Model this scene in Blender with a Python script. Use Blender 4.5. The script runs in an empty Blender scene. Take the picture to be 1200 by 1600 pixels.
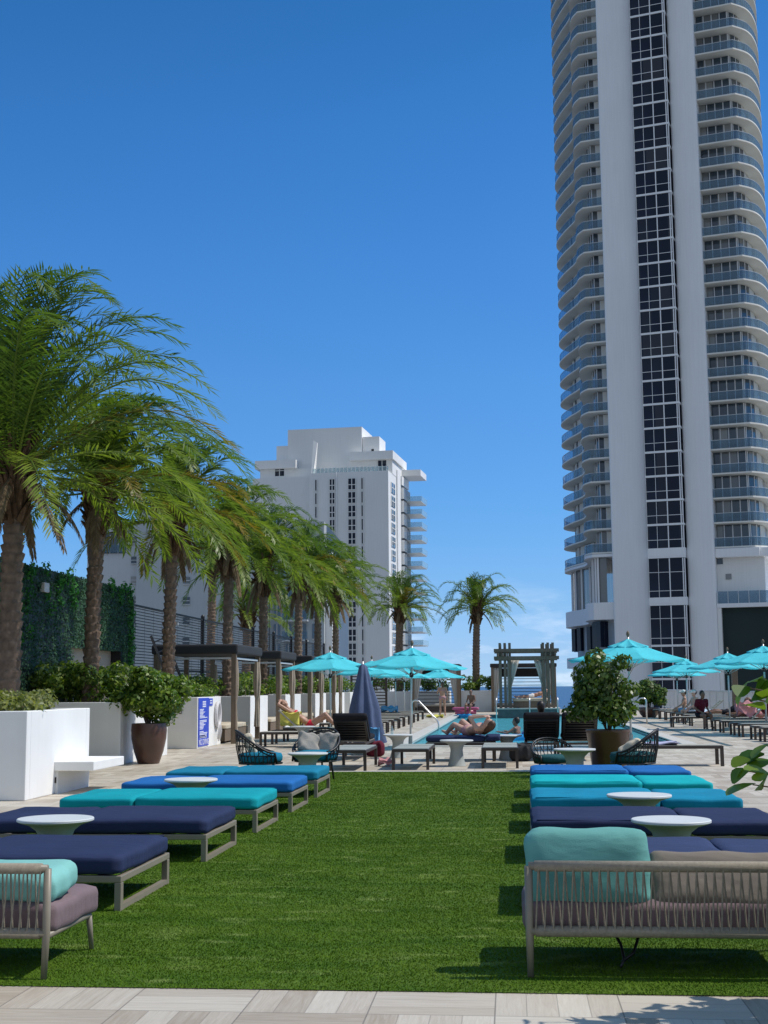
import bpy, bmesh, math, random
import numpy as np
from mathutils import Vector, Matrix
R = math.radians
random.seed(7)
# ------------------------------------------------------------------ camera, light
sc = bpy.context.scene
COL = sc.collection
CAM = np.array([0, 0, 1.45]); F = 2062.9; PITCH, YAW, ROLL = .131923, .0940508, -.00745128
_fw = np.array([-math.sin(YAW) * math.cos(PITCH), math.cos(YAW) * math.cos(PITCH), math.sin(PITCH)])
_r0 = np.array([math.cos(YAW), math.sin(YAW), 0]); _u0 = np.cross(_r0, _fw)
_r = _r0 * math.cos(ROLL) + _u0 * math.sin(ROLL); _u = -_r0 * math.sin(ROLL) + _u0 * math.cos(ROLL)
cd = bpy.data.cameras.new('camera'); cam = bpy.data.objects.new('camera', cd); COL.objects.link(cam)
cd.sensor_fit = 'VERTICAL'; cd.sensor_height = 36; cd.lens = F / 1600 * 36; cd.clip_start = .1; cd.clip_end = 60000
M4 = Matrix.Identity(4)
for i in range(3):
    M4[i][0], M4[i][1], M4[i][2], M4[i][3] = _r[i], _u[i], -_fw[i], CAM[i]
cam.matrix_world = M4; sc.camera = cam

def at(px, py, Y):                       # a point of the place seen at that pixel, Y metres down the deck
    d = _fw + _r * (px - 600) / F - _u * (py - 800) / F
    return CAM + d * (Y / d[1])
def zof(py, Y, px=600): return float(at(px, py, Y)[2])
def xof(px, Y): return float(at(px, 1071, Y)[0])

SUN_EL, SUN_AZ = R(54), R(80)           # azimuth clockwise from +Y (down the deck)
sd = bpy.data.lights.new('sun', 'SUN'); sun = bpy.data.objects.new('sun', sd); COL.objects.link(sun)
sd.energy = 3.8; sd.angle = R(.53); sd.color = (1, .95, .87)
sv = Vector((math.sin(SUN_AZ) * math.cos(SUN_EL), math.cos(SUN_AZ) * math.cos(SUN_EL), math.sin(SUN_EL)))
sun.rotation_euler = sv.to_track_quat('Z', 'Y').to_euler()
sun.location = (30, 20, 60)

W = bpy.data.worlds.new('World'); sc.world = W; W.use_nodes = True
nt = W.node_tree; nt.nodes.clear()
def N(t, typ, **k):
    n = t.nodes.new(typ)
    for a, b in k.items():
        if a.startswith('i_'): n.inputs[a[2:].replace('_', ' ')].default_value = b
        else: setattr(n, a, b)
    return n
sky = N(nt, 'ShaderNodeTexSky', sky_type='NISHITA', sun_disc=False)
sky.sun_elevation = SUN_EL; sky.sun_rotation = SUN_AZ; sky.air_density = .8; sky.dust_density = .1; sky.ozone_density = 1.0; sky.altitude = 0
hs = N(nt, 'ShaderNodeHueSaturation'); hs.inputs['Saturation'].default_value = 1.4
bg = N(nt, 'ShaderNodeBackground'); bg.inputs['Strength'].default_value = .13
wo = N(nt, 'ShaderNodeOutputWorld')
tc = N(nt, 'ShaderNodeTexCoord'); mp = N(nt, 'ShaderNodeMapping'); mp.inputs['Scale'].default_value = (6, 6, 22)
nz = N(nt, 'ShaderNodeTexNoise'); nz.inputs['Scale'].default_value = 2.2; nz.inputs['Detail'].default_value = 7; nz.inputs['Roughness'].default_value = .6
rp = N(nt, 'ShaderNodeValToRGB'); rp.color_ramp.elements[0].position = .49; rp.color_ramp.elements[1].position = .66
sx = N(nt, 'ShaderNodeSeparateXYZ')
band = N(nt, 'ShaderNodeValToRGB'); e = band.color_ramp.elements
e[0].position = 0; e[0].color = (.75, .75, .75, 1); e[1].position = .085; e[1].color = (0, 0, 0, 1)
m1 = N(nt, 'ShaderNodeMath', operation='MULTIPLY'); m2 = N(nt, 'ShaderNodeMath', operation='MULTIPLY'); m2.inputs[1].default_value = .9
mx = N(nt, 'ShaderNodeMix', data_type='RGBA'); mx.inputs['B'].default_value = (7.5, 8.2, 9.2, 1)
L = nt.links.new
L(tc.outputs['Generated'], mp.inputs['Vector']); L(mp.outputs[0], nz.inputs['Vector']); L(nz.outputs['Fac'], rp.inputs['Fac'])
L(tc.outputs['Generated'], sx.inputs[0]); L(sx.outputs['Z'], band.inputs['Fac'])
L(rp.outputs['Color'], m1.inputs[0]); L(band.outputs['Color'], m1.inputs[1]); L(m1.outputs[0], m2.inputs[0])
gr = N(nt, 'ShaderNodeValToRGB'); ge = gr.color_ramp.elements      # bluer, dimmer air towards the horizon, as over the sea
ge[0].position = 0; ge[0].color = (.43, .69, 1.45, 1); ge[1].position = .8; ge[1].color = (3.2, 1.9, 1.4, 1)  # overhead sky made brighter and whiter to fill the shade
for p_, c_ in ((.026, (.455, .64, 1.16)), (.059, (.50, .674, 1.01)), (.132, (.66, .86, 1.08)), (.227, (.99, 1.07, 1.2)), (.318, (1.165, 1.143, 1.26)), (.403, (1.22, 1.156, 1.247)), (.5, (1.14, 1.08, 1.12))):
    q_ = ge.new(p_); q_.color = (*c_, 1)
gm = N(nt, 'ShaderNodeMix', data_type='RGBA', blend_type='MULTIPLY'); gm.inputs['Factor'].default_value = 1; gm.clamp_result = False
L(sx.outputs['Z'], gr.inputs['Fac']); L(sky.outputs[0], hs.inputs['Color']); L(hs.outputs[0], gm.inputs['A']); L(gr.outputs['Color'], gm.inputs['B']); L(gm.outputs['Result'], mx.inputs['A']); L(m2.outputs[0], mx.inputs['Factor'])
# unseen bank of cloud added behind the camera to brighten shaded faces
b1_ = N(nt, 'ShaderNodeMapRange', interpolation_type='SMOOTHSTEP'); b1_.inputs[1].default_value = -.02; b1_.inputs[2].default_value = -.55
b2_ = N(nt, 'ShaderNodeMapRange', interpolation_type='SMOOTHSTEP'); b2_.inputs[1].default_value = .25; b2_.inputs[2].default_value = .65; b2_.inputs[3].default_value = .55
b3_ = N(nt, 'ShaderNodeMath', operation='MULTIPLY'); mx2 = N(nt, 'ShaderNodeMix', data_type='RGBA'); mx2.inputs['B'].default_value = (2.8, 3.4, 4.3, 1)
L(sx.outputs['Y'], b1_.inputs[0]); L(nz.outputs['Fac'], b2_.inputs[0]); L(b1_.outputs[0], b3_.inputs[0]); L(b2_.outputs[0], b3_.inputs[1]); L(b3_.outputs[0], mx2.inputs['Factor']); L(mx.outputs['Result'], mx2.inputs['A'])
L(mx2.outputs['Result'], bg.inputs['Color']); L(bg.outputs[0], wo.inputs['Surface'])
sc.view_settings.view_transform = 'Standard'; sc.view_settings.look = 'None'; sc.view_settings.exposure = 0; sc.view_settings.gamma = 1
try: sc.view_settings.use_curve_mapping = False
except Exception: pass
sc.cycles.max_bounces = 8; sc.cycles.transparent_max_bounces = 16; sc.cycles.caustics_reflective = False; sc.cycles.caustics_refractive = False

# ------------------------------------------------------------------ materials
def newmat(name):
    m = bpy.data.materials.new(name); m.use_nodes = True
    t = m.node_tree; t.nodes.clear()
    o = N(t, 'ShaderNodeOutputMaterial'); b = N(t, 'ShaderNodeBsdfPrincipled'); t.links.new(b.outputs[0], o.inputs['Surface'])
    return m, t, b, o
def mat(name, col, rough=.6, var=.12, scale=4.0, bump=0.0, bscale=40, metal=0, spec=.5, stretch=None, island=0.0, streak=0):
    m, t, b, o = newmat(name); L = t.links.new
    b.inputs['Roughness'].default_value = rough; b.inputs['Metallic'].default_value = metal; b.inputs['Specular IOR Level'].default_value = spec
    tc = N(t, 'ShaderNodeTexCoord'); src = tc.outputs['Object']
    if stretch:
        mp = N(t, 'ShaderNodeMapping'); mp.inputs['Scale'].default_value = stretch; L(src, mp.inputs[0]); src = mp.outputs[0]
    nz = N(t, 'ShaderNodeTexNoise'); nz.inputs['Scale'].default_value = scale; nz.inputs['Detail'].default_value = 5; L(src, nz.inputs['Vector'])
    mr = N(t, 'ShaderNodeMapRange'); mr.inputs[1].default_value = .25; mr.inputs[2].default_value = .75
    mr.inputs[3].default_value = 1 - var; mr.inputs[4].default_value = 1 + var; L(nz.outputs['Fac'], mr.inputs[0])
    val = mr.outputs[0]
    if island:
        g = N(t, 'ShaderNodeNewGeometry'); mr2 = N(t, 'ShaderNodeMapRange'); mr2.inputs[3].default_value = 1 - island; mr2.inputs[4].default_value = 1 + island
        L(g.outputs['Random Per Island'], mr2.inputs[0]); mm = N(t, 'ShaderNodeMath', operation='MULTIPLY'); L(val, mm.inputs[0]); L(mr2.outputs[0], mm.inputs[1]); val = mm.outputs[0]
    if streak:
        mp3 = N(t, 'ShaderNodeMapping'); mp3.inputs['Scale'].default_value = (3, 3, .12); L(tc.outputs['Object'], mp3.inputs[0])
        n3 = N(t, 'ShaderNodeTexNoise'); n3.inputs['Scale'].default_value = 2; n3.inputs['Detail'].default_value = 4; L(mp3.outputs[0], n3.inputs['Vector'])
        mr3 = N(t, 'ShaderNodeMapRange'); mr3.inputs[1].default_value = .3; mr3.inputs[2].default_value = .7; mr3.inputs[3].default_value = 1 - streak; mr3.inputs[4].default_value = 1
        L(n3.outputs['Fac'], mr3.inputs[0]); mm = N(t, 'ShaderNodeMath', operation='MULTIPLY'); L(val, mm.inputs[0]); L(mr3.outputs[0], mm.inputs[1]); val = mm.outputs[0]
    v = N(t, 'ShaderNodeVectorMath', operation='SCALE'); v.inputs[0].default_value = col; L(val, v.inputs['Scale'])
    L(v.outputs[0], b.inputs['Base Color'])
    if bump:
        n2 = N(t, 'ShaderNodeTexNoise'); n2.inputs['Scale'].default_value = bscale; n2.inputs['Detail'].default_value = 3; L(src, n2.inputs['Vector'])
        bp = N(t, 'ShaderNodeBump'); bp.inputs['Strength'].default_value = bump; bp.inputs['Distance'].default_value = .02; L(n2.outputs['Fac'], bp.inputs['Height']); L(bp.outputs[0], b.inputs['Normal'])
    return m
def leafmat(name, c1, c2, rough=.35, trans=.35, spec=.5, tone=False):
    m, t, b, o = newmat(name); L = t.links.new
    g = N(t, 'ShaderNodeNewGeometry'); rp = N(t, 'ShaderNodeMix', data_type='RGBA'); rp.inputs['A'].default_value = (*c1, 1); rp.inputs['B'].default_value = (*c2, 1)
    pw = N(t, 'ShaderNodeMath', operation='POWER'); pw.inputs[1].default_value = 1.6; isl = g.outputs['Random Per Island']
    if tone:
        at_ = N(t, 'ShaderNodeAttribute', attribute_name='tone'); ma = N(t, 'ShaderNodeMath', operation='MULTIPLY_ADD'); mb_ = N(t, 'ShaderNodeMath', operation='MULTIPLY'); mb_.inputs[1].default_value = .3; ma.inputs[1].default_value = .7
        L(isl, mb_.inputs[0]); L(at_.outputs['Fac'], ma.inputs[0]); L(mb_.outputs[0], ma.inputs[2]); isl = ma.outputs[0]
    L(isl, pw.inputs[0]); L(pw.outputs[0], rp.inputs['Factor'])
    L(rp.outputs['Result'], b.inputs['Base Color']); b.inputs['Roughness'].default_value = rough; b.inputs['Specular IOR Level'].default_value = spec
    tr = N(t, 'ShaderNodeBsdfTranslucent'); sc_ = N(t, 'ShaderNodeVectorMath', operation='MULTIPLY'); sc_.inputs[1].default_value = (1.5, 1.6, .7)
    L(rp.outputs['Result'], sc_.inputs[0]); L(sc_.outputs[0], tr.inputs['Color'])
    ms = N(t, 'ShaderNodeMixShader'); ms.inputs[0].default_value = trans; L(b.outputs[0], ms.inputs[1]); L(tr.outputs[0], ms.inputs[2]); L(ms.outputs[0], o.inputs['Surface'])
    return m
def fabric(name, col, trans=0, rough=.85, var=.1):
    m = mat(name, col, rough, var, 3, .25, 220, spec=.2)
    t = m.node_tree; b = [n for n in t.nodes if n.type == 'BSDF_PRINCIPLED'][0]; old = [n for n in t.nodes if n.type == 'BUMP'][0]
    tc = [n for n in t.nodes if n.type == 'TEX_COORD'][0]; mp = N(t, 'ShaderNodeMapping'); mp.inputs['Scale'].default_value = (1, 2.2, 1); t.links.new(tc.outputs['Object'], mp.inputs[0])
    n3 = N(t, 'ShaderNodeTexNoise'); n3.inputs['Scale'].default_value = 3.8; n3.inputs['Detail'].default_value = 2; n3.inputs['Distortion'].default_value = .3; t.links.new(mp.outputs[0], n3.inputs['Vector'])
    bp = N(t, 'ShaderNodeBump'); bp.inputs['Strength'].default_value = .38; bp.inputs['Distance'].default_value = .05; t.links.new(n3.outputs['Fac'], bp.inputs['Height']); t.links.new(old.outputs[0], bp.inputs['Normal']); t.links.new(bp.outputs[0], b.inputs['Normal'])
    if trans:
        t = m.node_tree; b = [n for n in t.nodes if n.type == 'BSDF_PRINCIPLED'][0]; o = [n for n in t.nodes if n.type == 'OUTPUT_MATERIAL'][0]
        tr = N(t, 'ShaderNodeBsdfTranslucent'); tr.inputs['Color'].default_value = (*col, 1); ms = N(t, 'ShaderNodeMixShader'); ms.inputs[0].default_value = trans
        t.links.new(b.outputs[0], ms.inputs[1]); t.links.new(tr.outputs[0], ms.inputs[2]); t.links.new(ms.outputs[0], o.inputs['Surface'])
    return m
def glassy(name, tint, opac, col, rough=.08):
    m, t, b, o = newmat(name); b.inputs['Base Color'].default_value = (*col, 1); b.inputs['Roughness'].default_value = rough
    tr = N(t, 'ShaderNodeBsdfTransparent'); tr.inputs['Color'].default_value = (*tint, 1); ms = N(t, 'ShaderNodeMixShader'); ms.inputs[0].default_value = opac
    t.links.new(tr.outputs[0], ms.inputs[1]); t.links.new(b.outputs[0], ms.inputs[2]); t.links.new(ms.outputs[0], o.inputs['Surface'])
    return m

class MM: pass
M = MM()
M.stucco = mat('white_stucco', (.82, .82, .80), .8, .045, 1.6, .12, 90, streak=.04)
M.white = mat('white_paint', (.75, .76, .76), .45, .03)
M.towerwhite = mat('tower_paint', (.82, .83, .84), .7, .03, .15, streak=.05)
M.midwhite = mat('apartment_paint', (.80, .80, .78), .7, .04, .1, streak=.06)
M.greystucco = mat('grey_stucco', (.42, .46, .48), .85, .05, .2, .1, 20, streak=.08)
M.greystucco2 = mat('grey_stucco_pale', (.52, .55, .57), .85, .05, .2, streak=.06)
M.glass_dark = mat('dark_glass', (.008, .014, .030), .08, .5, .25, spec=.22)
M.glass_mid = mat('blue_grey_glass', (.03, .05, .07), .08, .6, .2, spec=.8)
def curtains(m, cell, thr, col):
    t = m.node_tree; b = [n for n in t.nodes if n.type == 'BSDF_PRINCIPLED'][0]; src = b.inputs['Base Color'].links[0].from_socket
    tc = [n for n in t.nodes if n.type == 'TEX_COORD'][0]; oi = N(t, 'ShaderNodeObjectInfo'); sn = N(t, 'ShaderNodeVectorMath', operation='SNAP'); sn.inputs[1].default_value = cell
    ad = N(t, 'ShaderNodeVectorMath', operation='ADD'); sc2 = N(t, 'ShaderNodeVectorMath', operation='SCALE'); sc2.inputs[0].default_value = (37, 91, 53); t.links.new(oi.outputs['Random'], sc2.inputs['Scale'])
    t.links.new(tc.outputs['Object'], sn.inputs[0]); t.links.new(sn.outputs[0], ad.inputs[0]); t.links.new(sc2.outputs[0], ad.inputs[1])
    wn = N(t, 'ShaderNodeTexWhiteNoise', noise_dimensions='3D'); t.links.new(ad.outputs[0], wn.inputs['Vector'])
    mr = N(t, 'ShaderNodeMapRange'); mr.inputs[1].default_value = thr; mr.inputs[2].default_value = 1; t.links.new(wn.outputs['Value'], mr.inputs[0])
    mx = N(t, 'ShaderNodeMix', data_type='RGBA'); mx.inputs['B'].default_value = (*col, 1); t.links.new(mr.outputs[0], mx.inputs['Factor']); t.links.new(src, mx.inputs['A']); t.links.new(mx.outputs['Result'], b.inputs['Base Color'])
curtains(M.glass_mid, (1.05, 1.05, 50), .55, (.30, .30, .28)); curtains(M.glass_dark, (1.25, 50, 50), .6, (.045, .05, .06))
M.glass_blue = mat('blue_glass', (.04, .10, .16), .05, .4, .2, spec=1.0)
M.railglass = glassy('railing_glass', (.66, .78, .86), .30, (.22, .31, .37), .08)
M.palerail = glassy('pale_railing_glass', (.85, .93, .95), .35, (.5, .6, .62), .1)
M.soffit = mat('balcony_concrete', (.72, .71, .66), .8, .04, .3)
M.taupe = mat('taupe_metal', (.235, .205, .155), .45, .08, 8)
M.rope = mat('taupe_rope', (.30, .26, .20), .8, .2, 60, .4, 300)
M.darkwood = mat('dark_brown_frame', (.05, .036, .03), .5, .2, 6, stretch=(1, 1, 8))
M.brownpost = mat('weathered_wood', (.17, .125, .085), .75, .25, 5, .3, 30, stretch=(6, 6, .6))
M.greywood = mat('grey_wood', (.15, .125, .095), .8, .25, 5, .3, 30, stretch=(6, 6, .6))
M.black = mat('black_metal', (.012, .012, .013), .45, .2)
M.charcoal = mat('charcoal_canopy', (.022, .023, .026), .8, .15)
M.steel = mat('brushed_steel', (.62, .62, .62), .3, .05, metal=.9)
M.alu = mat('pale_aluminium', (.60, .61, .62), .4, .05, metal=.3)
M.tabletop = mat('pale_concrete', (.60, .63, .63), .55, .05, 8)
M.tablebase = mat('grey_concrete', (.36, .39, .375), .65, .08, 8)
M.sling = mat('taupe_sling', (.42, .40, .34), .8, .08, 10, .3, 300)
M.slinggrey = mat('grey_sling', (.30, .33, .31), .8, .08, 10, .3, 300)
M.potbrown = mat('brown_glaze', (.085, .04, .028), .28, .25, 3, spec=.6)
M.soil = mat('soil', (.05, .035, .025), .95, .3, 20, .6, 60)
M.beige = fabric('beige_cushion', (.56, .49, .38))
M.curtain = fabric('beige_curtain', (.50, .42, .33), .25)
M.curtainw = fabric('pale_curtain', (.62, .60, .55), .3)
M.navy = fabric('navy_cushion', (.022, .033, .085))
M.navy2 = fabric('sunlit_navy_cushion', (.035, .052, .12))  # navy lightened towards slate, standing in for sun on the cushion
M.turq = fabric('turquoise_cushion', (.003, .31, .36))
M.turq2 = fabric('bright_turquoise_cushion', (.003, .40, .44))
M.blue = fabric('blue_cushion', (.015, .135, .40))
M.cerul = fabric('cerulean_cushion', (.008, .19, .31))
M.teal = fabric('deep_teal_cushion', (.006, .23, .37))
M.aqua = fabric('aqua_pillow', (.22, .50, .46))
M.aquadk = fabric('shaded_aqua_pillow', (.14, .37, .34))  # aqua of the left cushion, darkened in colour to stand for shade
M.mauve = fabric('mauve_cushion', (.20, .145, .155))
M.greyfab = fabric('grey_pillow', (.33, .31, .28))
M.tan = fabric('tan_pillow', (.22, .185, .15))
M.darkteal = fabric('dark_teal_cushion', (.02, .09, .10))
M.umb = fabric('turquoise_canvas', (.16, .80, .88), .45, .8)
M.umbnavy = fabric('faded_navy_canvas', (.10, .135, .235), .1)
M.towelw = fabric('white_towel', (.70, .70, .70))
M.towelb = fabric('blue_towel', (.10, .30, .55))
M.towely = fabric('yellow_towel', (.62, .58, .12))
M.towelp = fabric('pink_towel', (.55, .25, .27))
M.red = fabric('red_swimsuit', (.65, .03, .06))
M.maroon = fabric('maroon_shirt', (.12, .015, .03))
M.blackfab = fabric('black_fabric', (.015, .015, .02))
M.patternfab = fabric('pink_bikini', (.45, .25, .27))
M.floatblue = mat('blue_vinyl', (.02, .28, .62), .25, .1)
M.skin = mat('tan_skin', (.45, .25, .17), .5, .08, 8)
M.skin2 = mat('pale_skin', (.58, .36, .27), .5, .08, 8)
M.skin3 = mat('brown_skin', (.22, .115, .075), .5, .08, 8)
M.hair = mat('dark_hair', (.018, .011, .008), .5, .4, 40)
M.hairb = mat('brown_hair', (.09, .045, .025), .5, .4, 40)
M.frond = leafmat('palm_leaflets', (.042, .10, .016), (.22, .285, .04), .42, .4, .4, True)
M.frondy = leafmat('yellowing_leaflets', (.14, .14, .015), (.28, .19, .02), .45, .35)
M.deadfrond = leafmat('dry_leaflets', (.16, .11, .065), (.30, .22, .14), .8, .2, .2)
M.bark = mat('palm_bark', (.205, .148, .11), .95, .35, 9, .8, 60, spec=.1)
M.boots = mat('palm_boots', (.12, .075, .045), .95, .4, 12, .8, 60, spec=.1, island=.4)
M.clusia = leafmat('clusia_leaves', (.05, .12, .014), (.20, .28, .035), .42, .3, .45)
M.clusiadk = leafmat('dark_clusia_leaves', (.04, .09, .014), (.15, .21, .03), .42, .3, .45)
M.hedge = leafmat('hedge_leaves', (.06, .13, .016), (.24, .31, .045), .45, .35)
M.hedgeb = leafmat('olive_hedge_leaves', (.11, .14, .04), (.33, .34, .11), .5, .35)
M.clusiafg = leafmat('bright_clusia_leaves', (.07, .15, .015), (.26, .36, .04), .38, .4, .45)  # brighter, more translucent leaf green for the foreground clusia
M.ivy = leafmat('ivy_leaves', (.035, .095, .055), (.085, .165, .10), .7, .2, .15)
M.ivyb = leafmat('bright_ivy_leaves', (.03, .15, .03), (.08, .28, .05), .6, .3, .2)
M.twig = mat('twigs', (.16, .12, .08), .9, .3, 10)
M.greenpanel = mat('dark_green_mesh', (.006, .022, .022), .7, .2, .3)
M.signblue = mat('sign_blue', (.03, .07, .55), .4, .03)
M.signwhite = mat('sign_white', (.72, .74, .85), .5, .02)
M.ringwhite = mat('ring_white', (.62, .60, .60), .6, .1, 20)
M.beigewall = mat('beige_render', (.46, .40, .31), .85, .06, 1)
M.pink = mat('pink_vinyl', (.45, .10, .22), .4, .1)

def deckmat():
    m, t, b, o = newmat('wood_look_paving'); L = t.links.new
    tc = N(t, 'ShaderNodeTexCoord'); s = N(t, 'ShaderNodeSeparateXYZ'); L(tc.outputs['Object'], s.inputs[0])
    def mt(op, a, bb=None, c=None):
        n = N(t, 'ShaderNodeMath', operation=op)
        for i, q in enumerate((a, bb, c)):
            if q is None: continue
            if isinstance(q, (int, float)): n.inputs[i].default_value = q
            else: L(q, n.inputs[i])
        return n.outputs[0]
    S = .57
    u = mt('DIVIDE', mt('ADD', s.outputs['X'], .10), S); v = mt('DIVIDE', mt('SUBTRACT', s.outputs['Y'], 6.12), S)
    fu, fv = mt('FLOOR', u), mt('FLOOR', v); ru, rv = mt('FRACT', u), mt('FRACT', v)
    par = mt('FLOORED_MODULO', mt('ADD', fu, fv), 2.0)
    def sel(a, c): return mt('ADD', mt('MULTIPLY', a, mt('SUBTRACT', 1, par)), mt('MULTIPLY', c, par))
    across, along = sel(ru, rv), sel(rv, ru)
    k4 = mt('MULTIPLY', across, 4.0); idx = mt('FLOOR', k4); rk = mt('FRACT', k4)
    cb = N(t, 'ShaderNodeCombineXYZ'); L(fu, cb.inputs[0]); L(fv, cb.inputs[1]); L(idx, cb.inputs[2])
    wn = N(t, 'ShaderNodeTexWhiteNoise', noise_dimensions='3D'); L(cb.outputs[0], wn.inputs['Vector'])
    g = N(t, 'ShaderNodeCombineXYZ'); L(mt('MULTIPLY', k4, 3.2), g.inputs[0]); L(mt('ADD', mt('MULTIPLY', along, .9), mt('MULTIPLY', wn.outputs['Value'], 60)), g.inputs[1]); L(mt('MULTIPLY', wn.outputs['Value'], 37), g.inputs[2])
    gn = N(t, 'ShaderNodeTexNoise'); gn.inputs['Scale'].default_value = 2.2; gn.inputs['Detail'].default_value = 6; gn.inputs['Roughness'].default_value = .65; gn.inputs['Distortion'].default_value = .8; L(g.outputs[0], gn.inputs['Vector'])
    rp = N(t, 'ShaderNodeValToRGB'); el = rp.color_ramp.elements
    el[0].position = .2; el[0].color = (.33, .27, .20, 1); el[1].position = .85; el[1].color = (.62, .57, .48, 1)
    mid = el.new(.55); mid.color = (.50, .445, .365, 1)
    fac = mt('ADD', mt('MULTIPLY', gn.outputs['Fac'], .62), mt('MULTIPLY', wn.outputs['Value'], .45)); L(fac, rp.inputs['Fac'])
    # joints
    def edge(q, w): return mt('LESS_THAN', mt('MINIMUM', q, mt('SUBTRACT', 1, q)), w)
    j = mt('MAXIMUM', mt('MULTIPLY', edge(rk, .018), .45), mt('MULTIPLY', mt('MAXIMUM', edge(ru, .006), edge(rv, .006)), .75))
    mx = N(t, 'ShaderNodeMix', data_type='RGBA'); mx.inputs['B'].default_value = (.16, .14, .12, 1); L(j, mx.inputs['Factor']); L(rp.outputs['Color'], mx.inputs['A'])
    # big soft stains
    n2 = N(t, 'ShaderNodeTexNoise'); n2.inputs['Scale'].default_value = .6; n2.inputs['Detail'].default_value = 4; L(tc.outputs['Object'], n2.inputs['Vector'])
    mr = N(t, 'ShaderNodeMapRange'); mr.inputs[1].default_value = .3; mr.inputs[2].default_value = .7; mr.inputs[3].default_value = .9; mr.inputs[4].default_value = 1.08; L(n2.outputs['Fac'], mr.inputs[0])
    vs = N(t, 'ShaderNodeVectorMath', operation='SCALE'); L(mx.outputs['Result'], vs.inputs[0]); L(mr.outputs[0], vs.inputs['Scale']); L(vs.outputs[0], b.inputs['Base Color'])
    b.inputs['Roughness'].default_value = .6; b.inputs['Specular IOR Level'].default_value = .35
    bp = N(t, 'ShaderNodeBump'); bp.inputs['Strength'].default_value = .25; bp.inputs['Distance'].default_value = .004; L(mt('SUBTRACT', gn.outputs['Fac'], j), bp.inputs['Height']); L(bp.outputs[0], b.inputs['Normal'])
    return m
M.deck = deckmat()
M.coping = mat('pale_coping', (.55, .53, .48), .6, .1, 3, .1, 50)
M.pooltile = mat('pool_plaster', (.50, .82, .88), .5, .08, 1.5)
M.darktile = mat('dark_pool_tile', (.06, .09, .10), .3, .3, 6)
def turfmat(name, blades):
    m, t, b, o = newmat(name); L = t.links.new
    tc = N(t, 'ShaderNodeTexCoord'); mp = N(t, 'ShaderNodeMapping'); mp.inputs['Scale'].default_value = (.7, 1.9, 1); L(tc.outputs['Object'], mp.inputs[0])
    n1 = N(t, 'ShaderNodeTexNoise'); n1.inputs['Scale'].default_value = 1.6; n1.inputs['Detail'].default_value = 8; n1.inputs['Roughness'].default_value = .62; L(mp.outputs[0], n1.inputs['Vector'])
    rp = N(t, 'ShaderNodeValToRGB'); el = rp.color_ramp.elements
    if blades:
        el[0].position = .34; el[0].color = (.066, .142, .006, 1); el[1].position = .76; el[1].color = (.24, .32, .075, 1); q = el.new(.60); q.color = (.102, .185, .010, 1)
    else:
        el[0].position = .3; el[0].color = (.045, .10, .007, 1); el[1].position = .75; el[1].color = (.10, .16, .02, 1)
    L(n1.outputs['Fac'], rp.inputs['Fac']); colr = rp.outputs['Color']
    mps = N(t, 'ShaderNodeMapping'); mps.inputs['Scale'].default_value = (2.0, 4.5, 1); L(tc.outputs['Object'], mps.inputs[0]); ns = N(t, 'ShaderNodeTexNoise'); ns.inputs['Scale'].default_value = 1.3; ns.inputs['Detail'].default_value = 5; L(mps.outputs[0], ns.inputs['Vector'])
    ms_ = N(t, 'ShaderNodeMapRange'); ms_.inputs[1].default_value = .58; ms_.inputs[2].default_value = .74; ms_.inputs[4].default_value = .65; L(ns.outputs['Fac'], ms_.inputs[0]); mxs = N(t, 'ShaderNodeMix', data_type='RGBA'); mxs.inputs['B'].default_value = (.27, .34, .10, 1); L(ms_.outputs[0], mxs.inputs['Factor']); L(colr, mxs.inputs['A']); colr = mxs.outputs['Result']
    if blades:
        g = N(t, 'ShaderNodeNewGeometry'); mr = N(t, 'ShaderNodeMapRange'); mr.inputs[3].default_value = .72; mr.inputs[4].default_value = 1.25; L(g.outputs['Random Per Island'], mr.inputs[0])
        v = N(t, 'ShaderNodeVectorMath', operation='SCALE'); L(colr, v.inputs[0]); L(mr.outputs[0], v.inputs['Scale']); colr = v.outputs[0]
    L(colr, b.inputs['Base Color']); b.inputs['Roughness'].default_value = .75; b.inputs['Specular IOR Level'].default_value = .12
    return m
M.turf = turfmat('turf_backing', False); M.blade = turfmat('turf_blades', True)
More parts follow.
